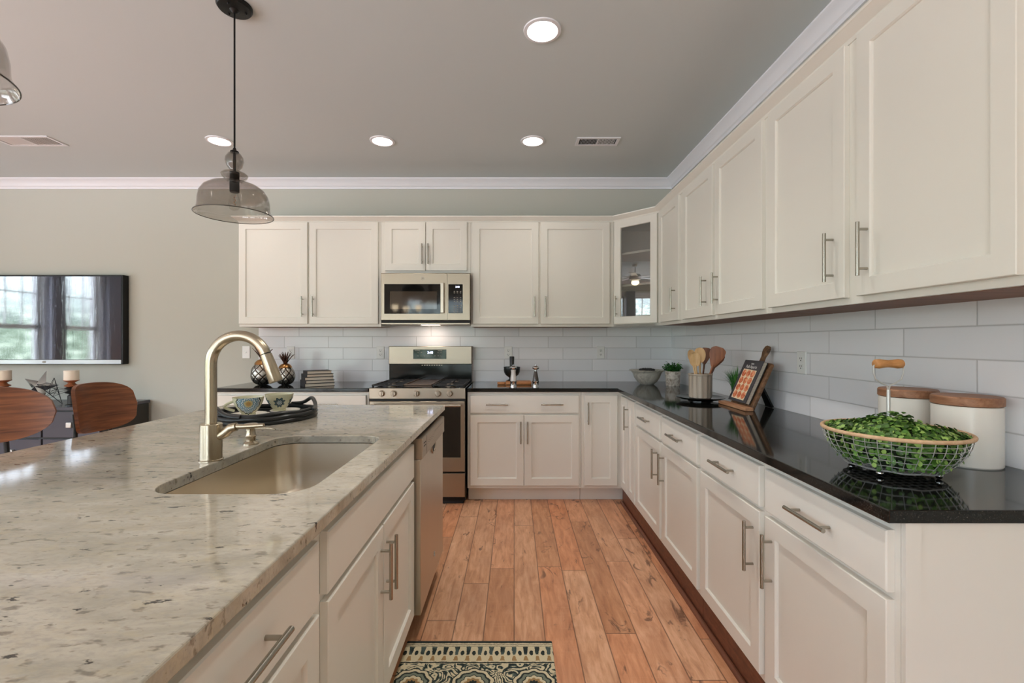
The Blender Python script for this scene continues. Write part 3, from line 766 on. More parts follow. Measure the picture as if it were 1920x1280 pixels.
outlet('white wall plate on the grey wall left of the tile', (-2.495, DW-.0005, 1.185), 0, True)
outlet('outlet on the tile above the silver pineapples', (-2.078, DW-.0085, 1.183), 0)
outlet('outlet on the tile just left of the range', (-1.243, DW-.0085, 1.183), 0)
outlet('outlet on the tile behind the black mortar', (-.055, DW-.0085, 1.183), 0)
outlet('outlet on the back tile left of the marbled bowl', (.805, DW-.0085, 1.183), 0)
outlet('outlet on the right wall tile beyond the wire basket', (XR-.0085, 2.33, 1.177), R(-90))

# ---------------------------------------------------------------- ceiling fixtures
CANL = ['recessed ceiling light nearest the camera over the aisle', 'recessed ceiling light in front of the cabinets, between the other two back lights', 'recessed ceiling light beside the small ceiling vent', 'recessed ceiling light behind the pendant cord']
first = None
for i, (x, y) in enumerate(CANS):
    lb = CANL[i] if i < 4 else 'recessed ceiling light further back in the room behind the camera'
    if first is None:
        first = c = thing('recessed_light', lb, 'ceiling light', (x, y, ZC), 0, 'recessed ceiling lights')
        b = B().lathe([(.092, -.0005), (.090, -.006), (.074, -.008), (.0715, -.004), (.0715, .004), (.050, .055), (.050, .0601)], n=40, capb=False, capt=False); b.out('trim_ring', M['trim'], c)
        B().lathe([(.0495, .052), (.0495, .0555)], n=32).out('lens', M['lens'], c)
    else: c = dup(first, (x, y, ZC), None, lb)
    area('can_light', (x, y, ZC+.048), (0, 0, 0), .09, .09, CAN_P*(.12 if 0 < i < 4 else (.55 if i == 0 else .26)), (1, .95, .88), shape='DISK', spread=R(120))
def vent(label, x, y, sx, sy, dark):
    r = thing('ceiling_vent', label, 'vent', (x, y, ZC), 0, 'ceiling vents')
    b = B(); f = .022
    b.box(-sx/2, sx/2, -sy/2, -sy/2+f, -.006, -.0005).box(-sx/2, sx/2, sy/2-f, sy/2, -.006, -.0005).box(-sx/2, -sx/2+f, -sy/2+f, sy/2-f, -.006, -.0005).box(sx/2-f, sx/2, -sy/2+f, sy/2-f, -.006, -.0005).box(-.005, .005, -sy/2+f, sy/2-f, -.006, -.0005)
    b.out('frame', M['trim'], r, smooth=False)
    B().box(-sx/2+f, sx/2-f, -sy/2+f, sy/2-f, -.0015, -.0004).out('backing', M['dark'], r, smooth=False)
    n = 12
    b = B()
    for s in (-1, 1):
        for i in range(n):
            x0 = s*(.012+i*(sx/2-f-.014)/n); w2 = (sx/2-f)/n*(.22 if s == dark else .62)
            v = [b.b.verts.new(p) for p in ((x0-w2/2, -sy/2+f, -.0055), (x0+w2/2, -sy/2+f, -.0025), (x0+w2/2, sy/2-f, -.0025), (x0-w2/2, sy/2-f, -.0055))]; b.face(v)
    o = b.out('louvre', M['trim'], r, smooth=False); md = o.modifiers.new('s', 'SOLIDIFY'); md.thickness = .0008
vent('small white ceiling vent over the back right cabinets', .626, 3.45, .32, .14, -1)
vent('larger white ceiling vent at the left over the dining side', -3.64, 3.44, .44, .17, 1)
# pendants
pd = thing('pendant_light', 'smoked glass pendant lamp over the far end of the island', 'pendant lamp', (-1.254, 2.057, 0), 0, 'pendant lamps over the island')
B().lathe([(.072, ZC-.001), (.072, ZC-.010), (.066, ZC-.018), (.02, ZC-.022), (.008, ZC-.034)], n=36).out('canopy', M['blackmetal'], pd)
b = B()
for a in (30, 150, 270): b.ball((.045*math.cos(R(a)), .045*math.sin(R(a)), ZC-.022), .005, 8)
b.out('screw', M['blackmetal'], pd)
B().cyl((0, 0, 2.145), (0, 0, ZC-.03), .0038, n=10).out('cord', M['blackmetal'], pd)
B().lathe([(.006, 2.150), (.008, 2.142), (.017, 2.136), (.018, 2.130), (.006, 2.128), (.006, 2.045), (.0195, 2.043), (.0195, 1.955), (.016, 1.952)], n=24).out('socket', M['blackmetal'], pd)
th = .0022
K = .86
prof = [(.017, 2.131), (.030, 2.126), (.042, 2.108), (.044, 2.092), (.036, 2.068), (.023, 2.053), (.023, 2.047), (.052, 2.040), (.063, 2.031), (.058, 2.020), (.036, 2.003), (.034, 1.996), (.070, 1.993), (.110, 1.984), (.140, 1.966), (.158, 1.940), (.164, 1.912), (.165, 1.885), (.168, 1.872), (.176, 1.860), (.182, 1.853)]
prof = [(r*K, z) for r, z in prof]
inner = [(r-th, z-th*.6) for r, z in prof][::-1]
gs = B().lathe(prof+[(.1825*K, 1.8505), (.181*K, 1.849)]+inner, n=64, capb=False, capt=False).out('glass_shade', M['smoke'], pd, ang=80)
B().tube([(.1822*K*math.cos(a*PI/32), .1822*K*math.sin(a*PI/32), 1.851) for a in range(64)], .0016, 6, closed=True).out('rim', mat('dark_glass_edge', '3a3834', .1), gs)
bl = B().lathe([(.012, 1.952), (.014, 1.94), (.020, 1.925), (.024, 1.905), (.024, 1.893), (.018, 1.878), (.008, 1.871), (.0005, 1.870)], n=20, capb=False).out('bulb', M['clear'], pd, ang=80)
B().tube([(.004*math.cos(i*.9), .004*math.sin(i*.9), 1.94-i*.003) for i in range(16)], .0012, 5).out('filament', M['gold'], bl)
dup(pd, (-1.246, .945, 0), None, 'smoked glass pendant lamp cut off by the left edge of the photo')

# ---------------------------------------------------------------- television and credenza
tv = thing('television', 'wide flat television mounted on the far left wall', 'television', (-4.31, DW-.002, 1.076))
B().box(-.723, .723, -.064, -.001, .0, .82).out('cabinet', M['blackmetal'], tv, bevel=.004)
def b_tv(t, b):
    n = t.noise(t.mapv(objc(t), (9, 1, 30)), 1.0, 3, .6)
    n2 = t.noise(t.mapv(objc(t), (30, 1, 4)), 1.0, 2, .5)
    t.put(b.inputs['Normal'], t.bump(t.m('ADD', n, n2), .13, .004))
B().box(-.706, .706, -.066, -.0635, .045, .806).out('screen', mat('tv_screen', '18181e', .02, spec=1.0, coat=1, build=b_tv), tv, smooth=False)
bz = B().box(-.715, .705, -.067, -.063, .004, .040).out('bezel_strip', mat('silver_bezel', 'cfd0d4', .2, .3), tv, smooth=False)
B().lathe([(.012, 0), (.010, .002)], n=20).xf(Matrix.Translation((.0, -.0668, .022)) @ Matrix.Diagonal((1.6, 1, .8, 1)) @ Matrix.Rotation(R(90), 4, 'X')).out('badge', M['print'], bz)
M_tv = bpy.data.materials['tv_screen'].node_tree.nodes['Principled BSDF']; M_tv.inputs['Coat IOR'].default_value = 2.2
cd = thing('credenza', 'dark grey credenza against the wall under the television', 'credenza', (-3.37, 3.75, 0))
CW = 1.95
B().box(-CW, 0, .02, .48, .09, .72).out('body', M['cred_side'], cd, smooth=False)
B().box(-CW-.012, .0, -.004, .50, .721, .748).out('top', M['grey_lacquer'], cd, bevel=.003)
for i in range(4):
    x1 = -.02-i*.48; x0 = x1-.465
    for z0, z1 in ((.50, .71), (.28, .485)):
        dr = B().rings([(x0, x1, z0, z1, .0195), (x0, x1, z0, z1, .002), (x0+.002, x1-.002, z0+.002, z1-.002, 0)]).out('drawer', M['grey_lacquer'], cd, smooth=False)
        B().box((x0+x1)/2-.022, (x0+x1)/2+.022, -.026, -.0005, (z0+z1)/2-.022, (z0+z1)/2+.022).out('knob', M['silver'], dr, bevel=.004)
for x in (-CW+.03, -.05):
    for y in (.04, .45): B().box(x-.02, x+.02, y-.02, y+.02, .001, .09).out('leg', M['cred_side'], cd, smooth=False)
def candle(x, y, lab1, lab2):
    h = thing('candle_holder', lab1, 'candle holder', (x, y, .748), 0, 'candle holders on the credenza')
    pr = [(.040, 0), (.040, .006), (.026, .012), (.026, .08), (.020, .086), (.016, .095), (.040, .104), (.044, .110), (.034, .118), (.022, .126), (.024, .132), (.043, .140), (.045, .146), (.030, .154)]
    B().lathe(pr, n=24).out('stem', M['black_matte'], h)
    B().lathe([(.030, .1545), (.046, .162), (.047, .168), (.030, .178), (.020, .190), (.040, .202), (.052, .208), (.052, .212)], n=24).out('collar', M['wood_mid'], h)
    tag(B().lathe([(.049, 0), (.050, .004), (.050, .078), (.046, .082), (.010, .080)], n=28).out('pillar_candle', M['cream'], loc=(x, y, .9605)), lab2, 'candle', 'pillar candles')
candle(-3.735, 3.87, 'turned black and wood candle holder beside the right bar stool back', 'cream pillar candle on the right-hand turned holder')
candle(-4.31, 3.87, 'turned black and wood candle holder at the left photo edge', 'cream pillar candle at the left photo edge')
def star(name, label, loc, r, m, wire, rot, seed):
    random.seed(seed)
    outer = [Vector((r*math.cos(R(90+72*i)), 0, r*math.sin(R(90+72*i)))) for i in range(5)]
    inr = [Vector((r*.40*math.cos(R(126+72*i)), 0, r*.40*math.sin(R(126+72*i)))) for i in range(5)]
    f = Vector((0, -r*.35, 0)); k_ = Vector((0, r*.35, 0))
    b = B()
    if wire:
        for i in range(5):
            for a, c in ((outer[i], inr[i]), (outer[i], inr[i-1]), (inr[i], f), (inr[i], k_), (outer[i], f), (outer[i], k_), (inr[i], inr[(i+1) % 5])): b.cyl(a, c, .0016, n=5)
    else:
        for i in range(5):
            for q in (f, k_):
                for p in (inr[i], inr[i-1]): b.face([b.b.verts.new(outer[i]), b.b.verts.new(p), b.b.verts.new(q)])
        bmesh.ops.remove_doubles(b.b, verts=b.b.verts, dist=1e-5)
    mt = Matrix.Rotation(rot[2], 4, 'Z') @ Matrix.Rotation(rot[0], 4, 'X') @ Matrix.Rotation(rot[1], 4, 'Y')
    b.xf(mt); zmin = min(v.co.z for v in b.b.verts); b.xf(Matrix.Translation((0, 0, -zmin)))
    return tag(b.out(name, m, loc=loc, smooth=False), label, 'ornament')
star('wire_star', 'open wire star ornament on the credenza left of the candle holder', (-3.92, 3.90, .749), .125, M['blackmetal'], True, (R(15), R(14), R(10)), 1)
star('metal_star', 'solid silver metal star ornament on the credenza behind the left stool', (-4.20, 4.06, .80), .150, M['chrome'], False, (R(-12), R(12), R(8)), 2)
bpy.data.objects['metal_star'].location.z = .749
# ---------------------------------------------------------------- bar stools
def stool(label, x, y, rz, zb0, zb1, wid, R0, tilt):
    """local: backrest at +y side facing -y"""
    s = thing('bar_stool', label, 'bar stool', (x, y, 0), rz, 'bar stools at the island')
    seatz = .66
    sb = B(); sb.prism([(.20*math.copysign(abs(math.cos(a))**.6, math.cos(a)), .19*math.copysign(abs(math.sin(a))**.6, math.sin(a))) for a in [2*PI*i/40 for i in range(40)]], seatz-.018, seatz)
    sb.out('seat', M['stool_wood'], s, bevel=.006)
    # curved backrest, elliptical outline
    b = B(); nu, nv = 36, 14; hh = (zb1-zb0)/2; zc_ = (zb0+zb1)/2; T = .014; grid = []
    for layer in (0, 1):
        g_ = []
        for i in range(nu+1):
            u = -1+2*i/nu; a = u*wid/2/R0
            lim = max(0.0, 1-abs(u)**2.6)**(1/(2.2 if R0 > .4 else 3.2))
            row = []
            for j in range(nv+1):
                v = (-1+2*j/nv)*max(lim, .02)
                rr_ = R0+layer*T
                row.append(b.b.verts.new((rr_*math.sin(a), .17-R0+rr_*math.cos(a)+v*hh*math.tan(tilt)+.03, zc_+v*hh)))
            g_.append(row)
        grid.append(g_)
    for layer in (0, 1):
        for i in range(nu):
            for j in range(nv): b.face((grid[layer][i][j], grid[layer][i+1][j], grid[layer][i+1][j+1], grid[layer][i][j+1]))
    for i in range(nu):
        for j in (0, nv): b.face((grid[0][i][j], grid[0][i+1][j], grid[1][i+1][j], grid[1][i][j]))
    for i in (0, nu):
        for j in range(nv): b.face((grid[0][i][j], grid[0][i][j+1], grid[1][i][j+1], grid[1][i][j]))
    b.out('backrest', M['stool_wood'], s, ang=50)
    for sx in (-1, 1):
        B().tube([(sx*.10, .12, seatz-.02), (sx*.10, .20, seatz+.03), (sx*.09, .208, zb0+.03), (sx*.09, .214, zb0+.10)], .009, 10).out('back_post', M['blackmetal'], s)
        for sy in (-1, 1): B().tube([(sx*.15, sy*.14, seatz-.019), (sx*.20, sy*.19, .003)], .011, 10).out('leg', M['blackmetal'], s)
    q = .185
    B().tube([(-q, -q, .24), (q, -q, .24), (q, q, .24), (-q, q, .24)], .008, 8, closed=True).out('footrest', M['blackmetal'], s)
    return s
stool('wooden bar stool nearest the camera, its wide oval back cut by the photo edge', -2.03, 1.72, R(50), .864, 1.097, .48, .60, R(8))
stool('wooden bar stool with curved back beside the far end of the island', -1.90, 2.29, R(88), .835, 1.078, .37, .21, R(8))

# ---------------------------------------------------------------- tray and cups on the island
ty = thing('serving_tray', 'round black twisted-branch serving tray on the island', 'tray', (-1.207, 2.22, CT1))
B().lathe([(.200, .004), (.212, .004), (.212, .010), (.02, .010)], n=48).out('base', M['black_matte'], ty)
b = B()
for z, rad, ph in ((.012, .224, 0), (.030, .228, 1.2)):
    b.tube([((rad+.003*math.sin(7*a+ph))*math.cos(a), (rad+.003*math.sin(5*a+ph))*math.sin(a), z+.002*math.sin(9*a+ph)) for a in [2*PI*i/72 for i in range(72)]], .0105, 10, closed=True)
b.out('rim', M['black_matte'], ty)
b = B()
for c_ in (R(232), R(42)):
    pts = []
    for i in range(25):
        u = -1+2*i/24; a = c_+u*.75; zz = .040+.040*math.exp(-(u*2.1)**2)
        pts.append(((.226-.006*math.cos(u*3))*math.cos(a), (.226-.006*math.cos(u*3))*math.sin(a), zz))
    b = B().tube(pts, .0095, 10); b.out('handle', M['black_matte'], ty)
# third branch ring segments
B().tube([((.218+.004*math.sin(6*a))*math.cos(a), (.218+.004*math.sin(4*a))*math.sin(a), .044+.003*math.sin(6*a)) for a in [R(230)+R(130)*i/30 for i in range(31)]], .009, 10).out('branch', M['black_matte'], ty)
def b_cup(kind):
    def f(t, b):
        x, y, z = t.sep(objc(t))
        ang = t.m('ARCTAN2', x, t.m('MULTIPLY', y, -1))
        u = t.m('MULTIPLY', ang, .055); v = t.m('SUBTRACT', z, .058 if kind == 0 else .045)
        if kind == 1: u = t.m('SUBTRACT', t.m('FRACT', t.m('ADD', t.m('DIVIDE', u, .075), .5)), .5); u = t.m('MULTIPLY', u, .075)
        d = t.m('DIVIDE', t.m('SQRT', t.m('ADD', t.m('MULTIPLY', u, u), t.m('MULTIPLY', v, v))), .053 if kind == 0 else .026)
        th_ = t.m('ARCTAN2', v, u)
        d = t.m('ADD', d, t.m('MULTIPLY', t.m('COSINE', t.m('MULTIPLY', th_, 14 if kind == 0 else 8)), .05 if kind == 0 else .16))
        cr_ = lin('c6c3a4'); bl_ = lin('6d8a96'); dk = lin('1e2b2e'); wh = lin('d3d6cf')
        if kind == 0: st = [(0, lin('a9824a')), (.20, lin('b9ab78')), (.32, bl_), (.44, wh), (.50, bl_), (.66, wh), (.70, bl_), (.80, wh), (.86, dk), (.96, cr_)]
        else: st = [(0, lin('6d8a96')), (.22, wh), (.36, dk), (.55, lin('51666b')), (.80, dk), (.90, cr_)]
        t.put(b.inputs['Base Color'], t.ramp(d, st, 'CONSTANT'))
    return f
def cup(label, x, y, z, rz, kind, hang):
    c = thing('teacup', label, 'cup', (x, y, z), rz, 'patterned teacups')
    prof = [(.030, 0), (.031, .006), (.028, .008), (.040, .022), (.052, .040), (.061, .060), (.066, .082), (.067, .085)]
    prof += [(r-.0035, zz) for r, zz in prof[:1:-1]]+[(.02, .012)]
    b = B().lathe(prof, n=40); b.out('bowl', mat('cup_glaze_%s' % ('mandala' if kind == 0 else 'flower'), rough=.2, build=b_cup(kind)), c, ang=60)
    pts = [(.060*math.cos(0)+.038*math.sin(PI*i/12)-.004*i/12, 0, .068-.045*i/12) for i in range(13)]
    m = Matrix.Rotation(hang, 4, 'Z')
    B().tube(pts, [.006]*13, 10).xf(m @ Matrix.Diagonal((1, 1, 1, 1))).out('handle', mat('cup_handle_glaze', 'c6c3a4', .2), c)
def plate(label, x, y, z, r, m, cat='saucer', name='saucer', group=None):
    prof = [(r*.55, 0), (r*.58, .003), (r*.97, .011), (r, .013), (r*.985, .0145), (r*.62, .006), (.01, .0055)]
    return tag(B().lathe(prof, n=48).out(name, m, loc=(x, y, z)), label, cat, group)
plate('white saucer under the blue mandala cup', -1.255, 2.165, CT1+.0165, .080, M['ceramic'], group='white saucers on the tray')
plate('white saucer under the cup with flower motifs', -1.165, 2.335, CT1+.0105, .070, M['ceramic'], group='white saucers on the tray')
plate('wide white plate under the saucer of the blue mandala cup', -1.265, 2.155, CT1+.0105, .110, M['ceramic'], 'plate', 'plate')
cup('cream teacup with a large blue mandala and a handle at its left', -1.257, 2.17, CT1+.0232, R(30), 0, R(180))
cup('cream teacup with small dark flower motifs, farther on the tray', -1.200, 2.345, CT1+.0185, R(27), 1, R(60))

# ---------------------------------------------------------------- left counter decor
def b_pine(t, b):
    x, y, z = t.sep(objc(t)); u = t.m('MULTIPLY', t.m('ARCTAN2', y, x), 9/(2*PI)); v = t.m('DIVIDE', z, .034)
    ds = [t.m('ABSOLUTE', t.m('SUBTRACT', t.m('FRACT', t.m('ADD', t.m('ADD', u, t.m('MULTIPLY', v, s_)), 20)), .5)) for s_ in (.5, -.5)]
    d = t.m('MINIMUM', ds[0], ds[1])
    t.put(b.inputs['Base Color'], t.ramp(d, [(.05, lin('3a2e26')), (.13, lin('b3afa6'))]))
    t.put(b.inputs['Normal'], t.bump(t.ramp(d, [(0, 0.0), (.2, 1.0)]), .6, .004))
M['pine'] = mat('diamond_cut_silver', rough=.34, metal=1.0, build=b_pine)
def pineapple(label, x, y, k):
    p = thing('pineapple_ornament', label, 'ornament', (x, y, CT1), 0, 'metal pineapples')
    n = 56; prof = []
    for i in range(61):
        a = PI*(i/60)*.93+.0; prof.append((max(.004, .077*math.sin(min(PI, a*.97+.12))**.85), .082-.082*math.cos(a)))
    def rf(a, z): 
        u = a*14/(2*PI); v = z/.0180
        d1 = abs(((u+v*.5) % 1)-.5); d2 = abs(((u-v*.5) % 1)-.5)
        return 1
    prof[0] = (.03, 0)
    B().lathe(prof, n=140, rf=rf).xf(Matrix.Diagonal((k, k, k, 1))).out('body', M['pine'], p, ang=60)
    B().lathe([(.052, .146), (.053, .150), (.046, .164), (.034, .176), (.018, .182)], n=32).xf(Matrix.Diagonal((k, k, k, 1))).out('cap', M['gold'], p)
    random.seed(int(x*100)); b = B()
    for ring, (cnt, spread, L) in enumerate(((9, .62, .085), (8, .40, .100), (5, .15, .105))):
        for i in range(cnt):
            a = 2*PI*i/cnt+ring*.4; sp_ = spread*(.85+.3*random.random()); L_ = L*(.85+.25*random.random())
            pv = None
            for j in range(6):
                s_ = j/5; rr_ = .010+L_*sp_*s_**1.3; zz = .178+L_*s_*math.cos(sp_*.6); wv = .009*(1-s_)**.6*(1 if j else .8)+.0008
                cx, cy = rr_*math.cos(a), rr_*math.sin(a); tx, ty_ = -math.sin(a), math.cos(a)
                q = [b.b.verts.new((cx+tx*wv, cy+ty_*wv, zz)), b.b.verts.new((cx+math.cos(a)*.002, cy+math.sin(a)*.002, zz-.001)), b.b.verts.new((cx-tx*wv, cy-ty_*wv, zz))]
                if pv:
                    b.face((pv[0], pv[1], q[1], q[0])); b.face((pv[1], pv[2], q[2], q[1]))
                pv = q
    o = b.xf(Matrix.Diagonal((k, k, k, 1))).out('leaves', M['bronze'], p); md = o.modifiers.new('s', 'SOLIDIFY'); md.thickness = .0012
pineapple('larger silver metal pineapple behind the faucet spout', -2.160, 3.94, 1.20)
pineapple('smaller silver metal pineapple with a bronze leaf crown next to the books', -1.965, 3.94, 1.0)
bk = [(.235, .175, .027, 0), (.230, .170, .025, 3), (.225, .168, .027, -2), (.215, .160, .024, 4), (.195, .150, .026, 0)]
z = CT1
for i, (bw, bd, bh, yaw) in enumerate(bk):
    lb = ['bottom book of the stack beside the pineapples', 'second book from the bottom of the charcoal stack', 'middle book of the charcoal stack beside the pineapples', 'second book from the top of the charcoal stack', 'top book of the stack beside the pineapples'][i]
    r = thing('book', lb, 'book', (-1.655, 3.86, z+.0003), R(36+yaw), 'charcoal books stacked on the left counter')
    b = B().box(-bw/2, bw/2, -bd/2, bd/2, 0, .0025).box(-bw/2, bw/2, -bd/2, bd/2, bh-.003, bh-.0005).box(-bw/2, -bw/2+.003, -bd/2, bd/2, .0025, bh-.003)
    b.out('cover', M['bookcover'], r, smooth=False)
    B().box(-bw/2+.0035, bw/2-.004, -bd/2+.004, bd/2-.004, .0026, bh-.0031).out('pages', M['paper'], r, smooth=False)
    z += bh
# mortar, pestle, board, mills
bd = thing('cutting_board', 'small orange-brown wooden board behind the pepper mills', 'cutting board', (0.0, 4.02, CT1))
bp = rrect(-.075, .150, -.10, .10, .02, 4)
B().prism(bp, .001, .022).out('board', M['wood_board'], bd, bevel=.004)
B().prism(rrect(-.145, -.0755, -.095, -.045, .018, 4), .001, .022).out('handle', M['wood_board'], bd, bevel=.004)
prof = [(.040, 0), (.042, .006), (.026, .016), (.022, .026), (.034, .036), (.056, .052), (.069, .075), (.073, .100), (.073, .106), (.070, .108), (.074, .112), (.073, .124)]
prof += [(.066, .124), (.060, .085), (.040, .055), (.01, .045)]
tag(B().lathe(prof, n=40).out('mortar', M['black_matte'], loc=(-.02, 4.075, CT1+.0225)), 'black footed mortar on the small wooden board', 'mortar')
tag(B().tube([(.0, 0, .050), (.003, 0, .07), (.004, 0, .125), (.004, 0, .212), (.004, 0, .216)], [.017, .021, .019, .021, .019], 20).out('pestle', M['black_matte'], loc=(-.024, 4.075, CT1+.0225)), 'black cylindrical pestle standing in the mortar', 'pestle')
def mill(label, x, y, kind):
    m_ = thing('pepper_mill', label, 'pepper mill', (x, y, CT1), 0, 'chrome and acrylic mills')
    B().lathe([(.027, 0), (.027, .004), (.026, .006), (.026, .045), (.028, .048), (.028, .052)], n=24).out('base', M['chrome'], m_)
    if kind == 0: B().lathe([(.025, .0525), (.024, .075), (.020, .10), (.018, .125), (.021, .142)], n=24).out('body', mat('frosted_mill_body', 'cfcac6', .15), m_)
    else: B().lathe([(.025, .0525), (.023, .075), (.018, .10), (.014, .120), (.012, .130)], n=24).out('body', mat('smoked_mill_body', '4a433e', .08), m_)
    B().lathe([(.012, .1305), (.012, .143), (.024, .148), (.029, .158), (.026, .168), (.012, .173), (.006, .176), (.005, .184)], n=24).out('cap', M['chrome'], m_)
mill('pale chrome-topped mill standing in front of the black mortar', -.006, 3.71, 0)
mill('dark glass chrome-topped mill at the right end of the wooden board', .174, 3.71, 1)

# ---------------------------------------------------------------- corner bowl, plants, crock
bw_ = thing('serving_bowl', 'wide-rimmed marbled grey bowl in the back corner', 'bowl', (1.155, 3.99, CT1))
prof = [(.055, 0), (.060, .004), (.085, .025), (.108, .060), (.120, .095), (.128, .108), (.150, .120), (.151, .124), (.146, .126), (.118, .114), (.104, .075), (.07, .03), (.01, .018)]
B().lathe(prof, n=56).out('bowl', M['bowl_marble'], bw_, ang=50)
b = B()
for i in range(22):
    a = 2*PI*i/22; b.ball((.058*math.cos(a), .058*math.sin(a), 0), .011, 8)
for i in range(12):
    a = 2*PI*i/12; b.ball((.036*math.cos(a), .036*math.sin(a), .004), .012, 8)
tag(b.out('bead_garland', M['black_matte'], loc=(1.155, 3.99, CT1+.125)), 'coil of black beads lying in the corner bowl', 'bead garland')
def leaf_mesh(b, c, L, W_, nrm, rot):
    nrm = nrm.normalized(); t1 = nrm.orthogonal().normalized(); t1 = Matrix.Rotation(rot, 3, nrm) @ t1; t2 = nrm.cross(t1)
    P = [c, c+t1*L*.35+t2*W_*.5+nrm*.1*L, c+t1*L*.75+t2*W_*.42+nrm*.05*L, c+t1*L, c+t1*L*.75-t2*W_*.42+nrm*.05*L, c+t1*L*.35-t2*W_*.5+nrm*.1*L]
    v = [b.b.verts.new(p) for p in P]
    b.face((v[0], v[1], v[2], v[3])); b.face((v[0], v[3], v[4], v[5]))
pp = thing('potted_plant', 'small leafy plant in a marbled cylindrical pot next to the corner bowl', 'plant', (1.335, 3.86, CT1))
B().lathe([(.054, 0), (.056, .003), (.062, .118), (.063, .122), (.058, .122), (.055, .105), (.01, .105)], n=36).out('pot', M['pot_marble'], pp)
random.seed(5); b = B(); stems = B()
for i in range(70):
    a = random.random()*2*PI; sp_ = random.random()**.6; top = Vector((.085*sp_*math.cos(a), .085*sp_*math.sin(a), .135+.075*random.random()*(1.1-sp_*.5)))
    base = Vector((.03*math.cos(a)*sp_, .03*math.sin(a)*sp_, .106)); stems.tube([base, (base+top)/2+Vector((0, 0, .01)), top], .0012, 4, cap=False)
    for j in range(10):
        c = base.lerp(top, .35+.65*j/9); leaf_mesh(b, c, .018, .011, Vector((random.uniform(-1, 1), random.uniform(-1, 1), .9)), random.random()*6.3)
b.out('foliage', M['leaf_dark'], pp, fixn=False); stems.out('stems', M['leaf_dark'], pp)
gp = thing('potted_grass', 'tuft of green grass in a white pot behind the cookbook stand', 'plant', (1.352, 2.80, CT1))
B().lathe([(.026, 0), (.028, .003), (.034, .066), (.035, .07), (.031, .07), (.03, .06), (.008, .06)], n=30).out('pot', M['ceramic'], gp)
random.seed(8); b = B()
for i in range(150):
    a = random.random()*2*PI; sp_ = random.random(); L_ = .10+.075*random.random(); r0 = .022*random.random(); pv = None
    for j in range(6):
        s_ = j/5; rr_ = r0+.075*sp_*s_**1.8; zz = .062+L_*s_*(1-.25*sp_*s_); wv = .0022*(1-s_)**.5+.0002
        cx, cy = rr_*math.cos(a), rr_*math.sin(a)
        q = [b.b.verts.new((cx-math.sin(a)*wv, cy+math.cos(a)*wv, zz)), b.b.verts.new((cx+math.sin(a)*wv, cy-math.cos(a)*wv, zz))]
        if pv: b.face((pv[0], pv[1], q[1], q[0]))
        pv = q
b.out('grass_blades', M['grass'], gp, fixn=False)
CKX, CKY = 1.165, 2.87
tag(B().lathe([(.075, 0), (.075, .004), (.060, .008), (.060, .012), (.120, .014), (.143, .022), (.146, .025), (.142, .027), (.10, .019), (.01, .018)], n=56).out('pedestal_plate', M['blackgloss'], loc=(CKX, CKY, CT1)), 'black footed plate under the utensil crock', 'plate')
ck = thing('utensil_crock', 'taupe fluted ceramic crock holding wooden utensils', 'crock', (CKX, CKY, CT1+.0195))
def flute(a, z): return 1-.055*abs(math.sin(7*a)) if .006 < z < .141 else .99
B().lathe([(.062, 0), (.067, .003), (.069, .010), (.070, .140), (.073, .143), (.073, .150), (.068, .151), (.064, .148), (.062, .02), (.01, .015)], n=96, rf=flute).out('vessel', M['crock'], ck, ang=50)
def utensil(label, dx, dy, lean_x, lean_y, L, hw, hl, m, kind, yaw, name, cat):
    base = Vector((CKX+dx*.3, CKY+dy*.3, CT1+.04)); top = Vector((CKX+dx+lean_x, CKY+dy+lean_y, CT1+.0185+L))
    d = (top-base); L_ = d.length; d.normalize()
    b = B(); hb_ = L_-hl
    b.tube([(0, 0, 0), (0, 0, hb_*.6), (0, 0, hb_+.012)], [.0048, .0048, .006], 8)
    n = 16; T = .004; rows = []
    for j in range(n+1):
        s_ = j/n
        if kind == 'spoon': w_ = hw*math.sqrt(max(0, 1-(2*s_-1.0)**2))*(.92+.1*s_)+.003
        else: w_ = hw*(.20+.80*min(1, s_*1.7)**.9)*(1 if s_ < .82 else 1-.55*((s_-.82)/.18)**2)
        rows.append((w_, hb_+hl*s_))
    for sgn in (1,):
        A = []
        for w_, z_ in rows:
            A.append([b.b.verts.new((-w_, -T*.2, z_)), b.b.verts.new((0, -T if kind != 'spoon' else T*.8, z_)), b.b.verts.new((w_, -T*.2, z_)), b.b.verts.new((0, T*1.6, z_))])
        for p, q in zip(A, A[1:]):
            for k_ in range(4): b.face((p[k_], p[(k_+1) % 4], q[(k_+1) % 4], q[k_]))
        b.face(A[0][::-1]); b.face(A[-1])
    rot = Vector((0, 0, 1)).rotation_difference(d).to_matrix().to_4x4()
    b.xf(rot @ Matrix.Rotation(yaw, 4, 'Z'))
    return tag(b.out(name, m, loc=base, ang=45), label, cat, 'wooden utensils in the crock')
utensil('pale slotted wooden spoon at the left of the crock', -.030, -.02, -.022, -.01, .285, .031, .092, M['wood_light'], 'spoon', R(-15), 'wooden_spoon', 'spoon')
utensil('tall pale wooden spoon in the middle of the crock', -.002, .00, -.002, .00, .315, .032, .098, M['wood_light'], 'spoon', R(-20), 'wooden_spoon', 'spoon')
utensil('pale wooden spoon half hidden behind the two others', -.022, .035, -.012, .035, .300, .026, .085, M['wood_light'], 'spoon', R(10), 'wooden_spoon', 'spoon')
utensil('large reddish-brown wooden spatula leaning right in the crock', .035, -.02, .068, -.02, .318, .045, .130, M['wood_mid'], 'spat', R(-20), 'wooden_spatula', 'spatula')
utensil('dark walnut spatula behind the reddish one, upright', .02, .025, .045, .045, .312, .036, .110, M['wood_dark'], 'spat', R(-25), 'wooden_spatula', 'spatula')
utensil('dark walnut spatula leaning farthest right in the crock', .045, .005, .105, .045, .280, .034, .105, M['wood_dark'], 'spat', R(-15), 'wooden_spatula', 'spatula')
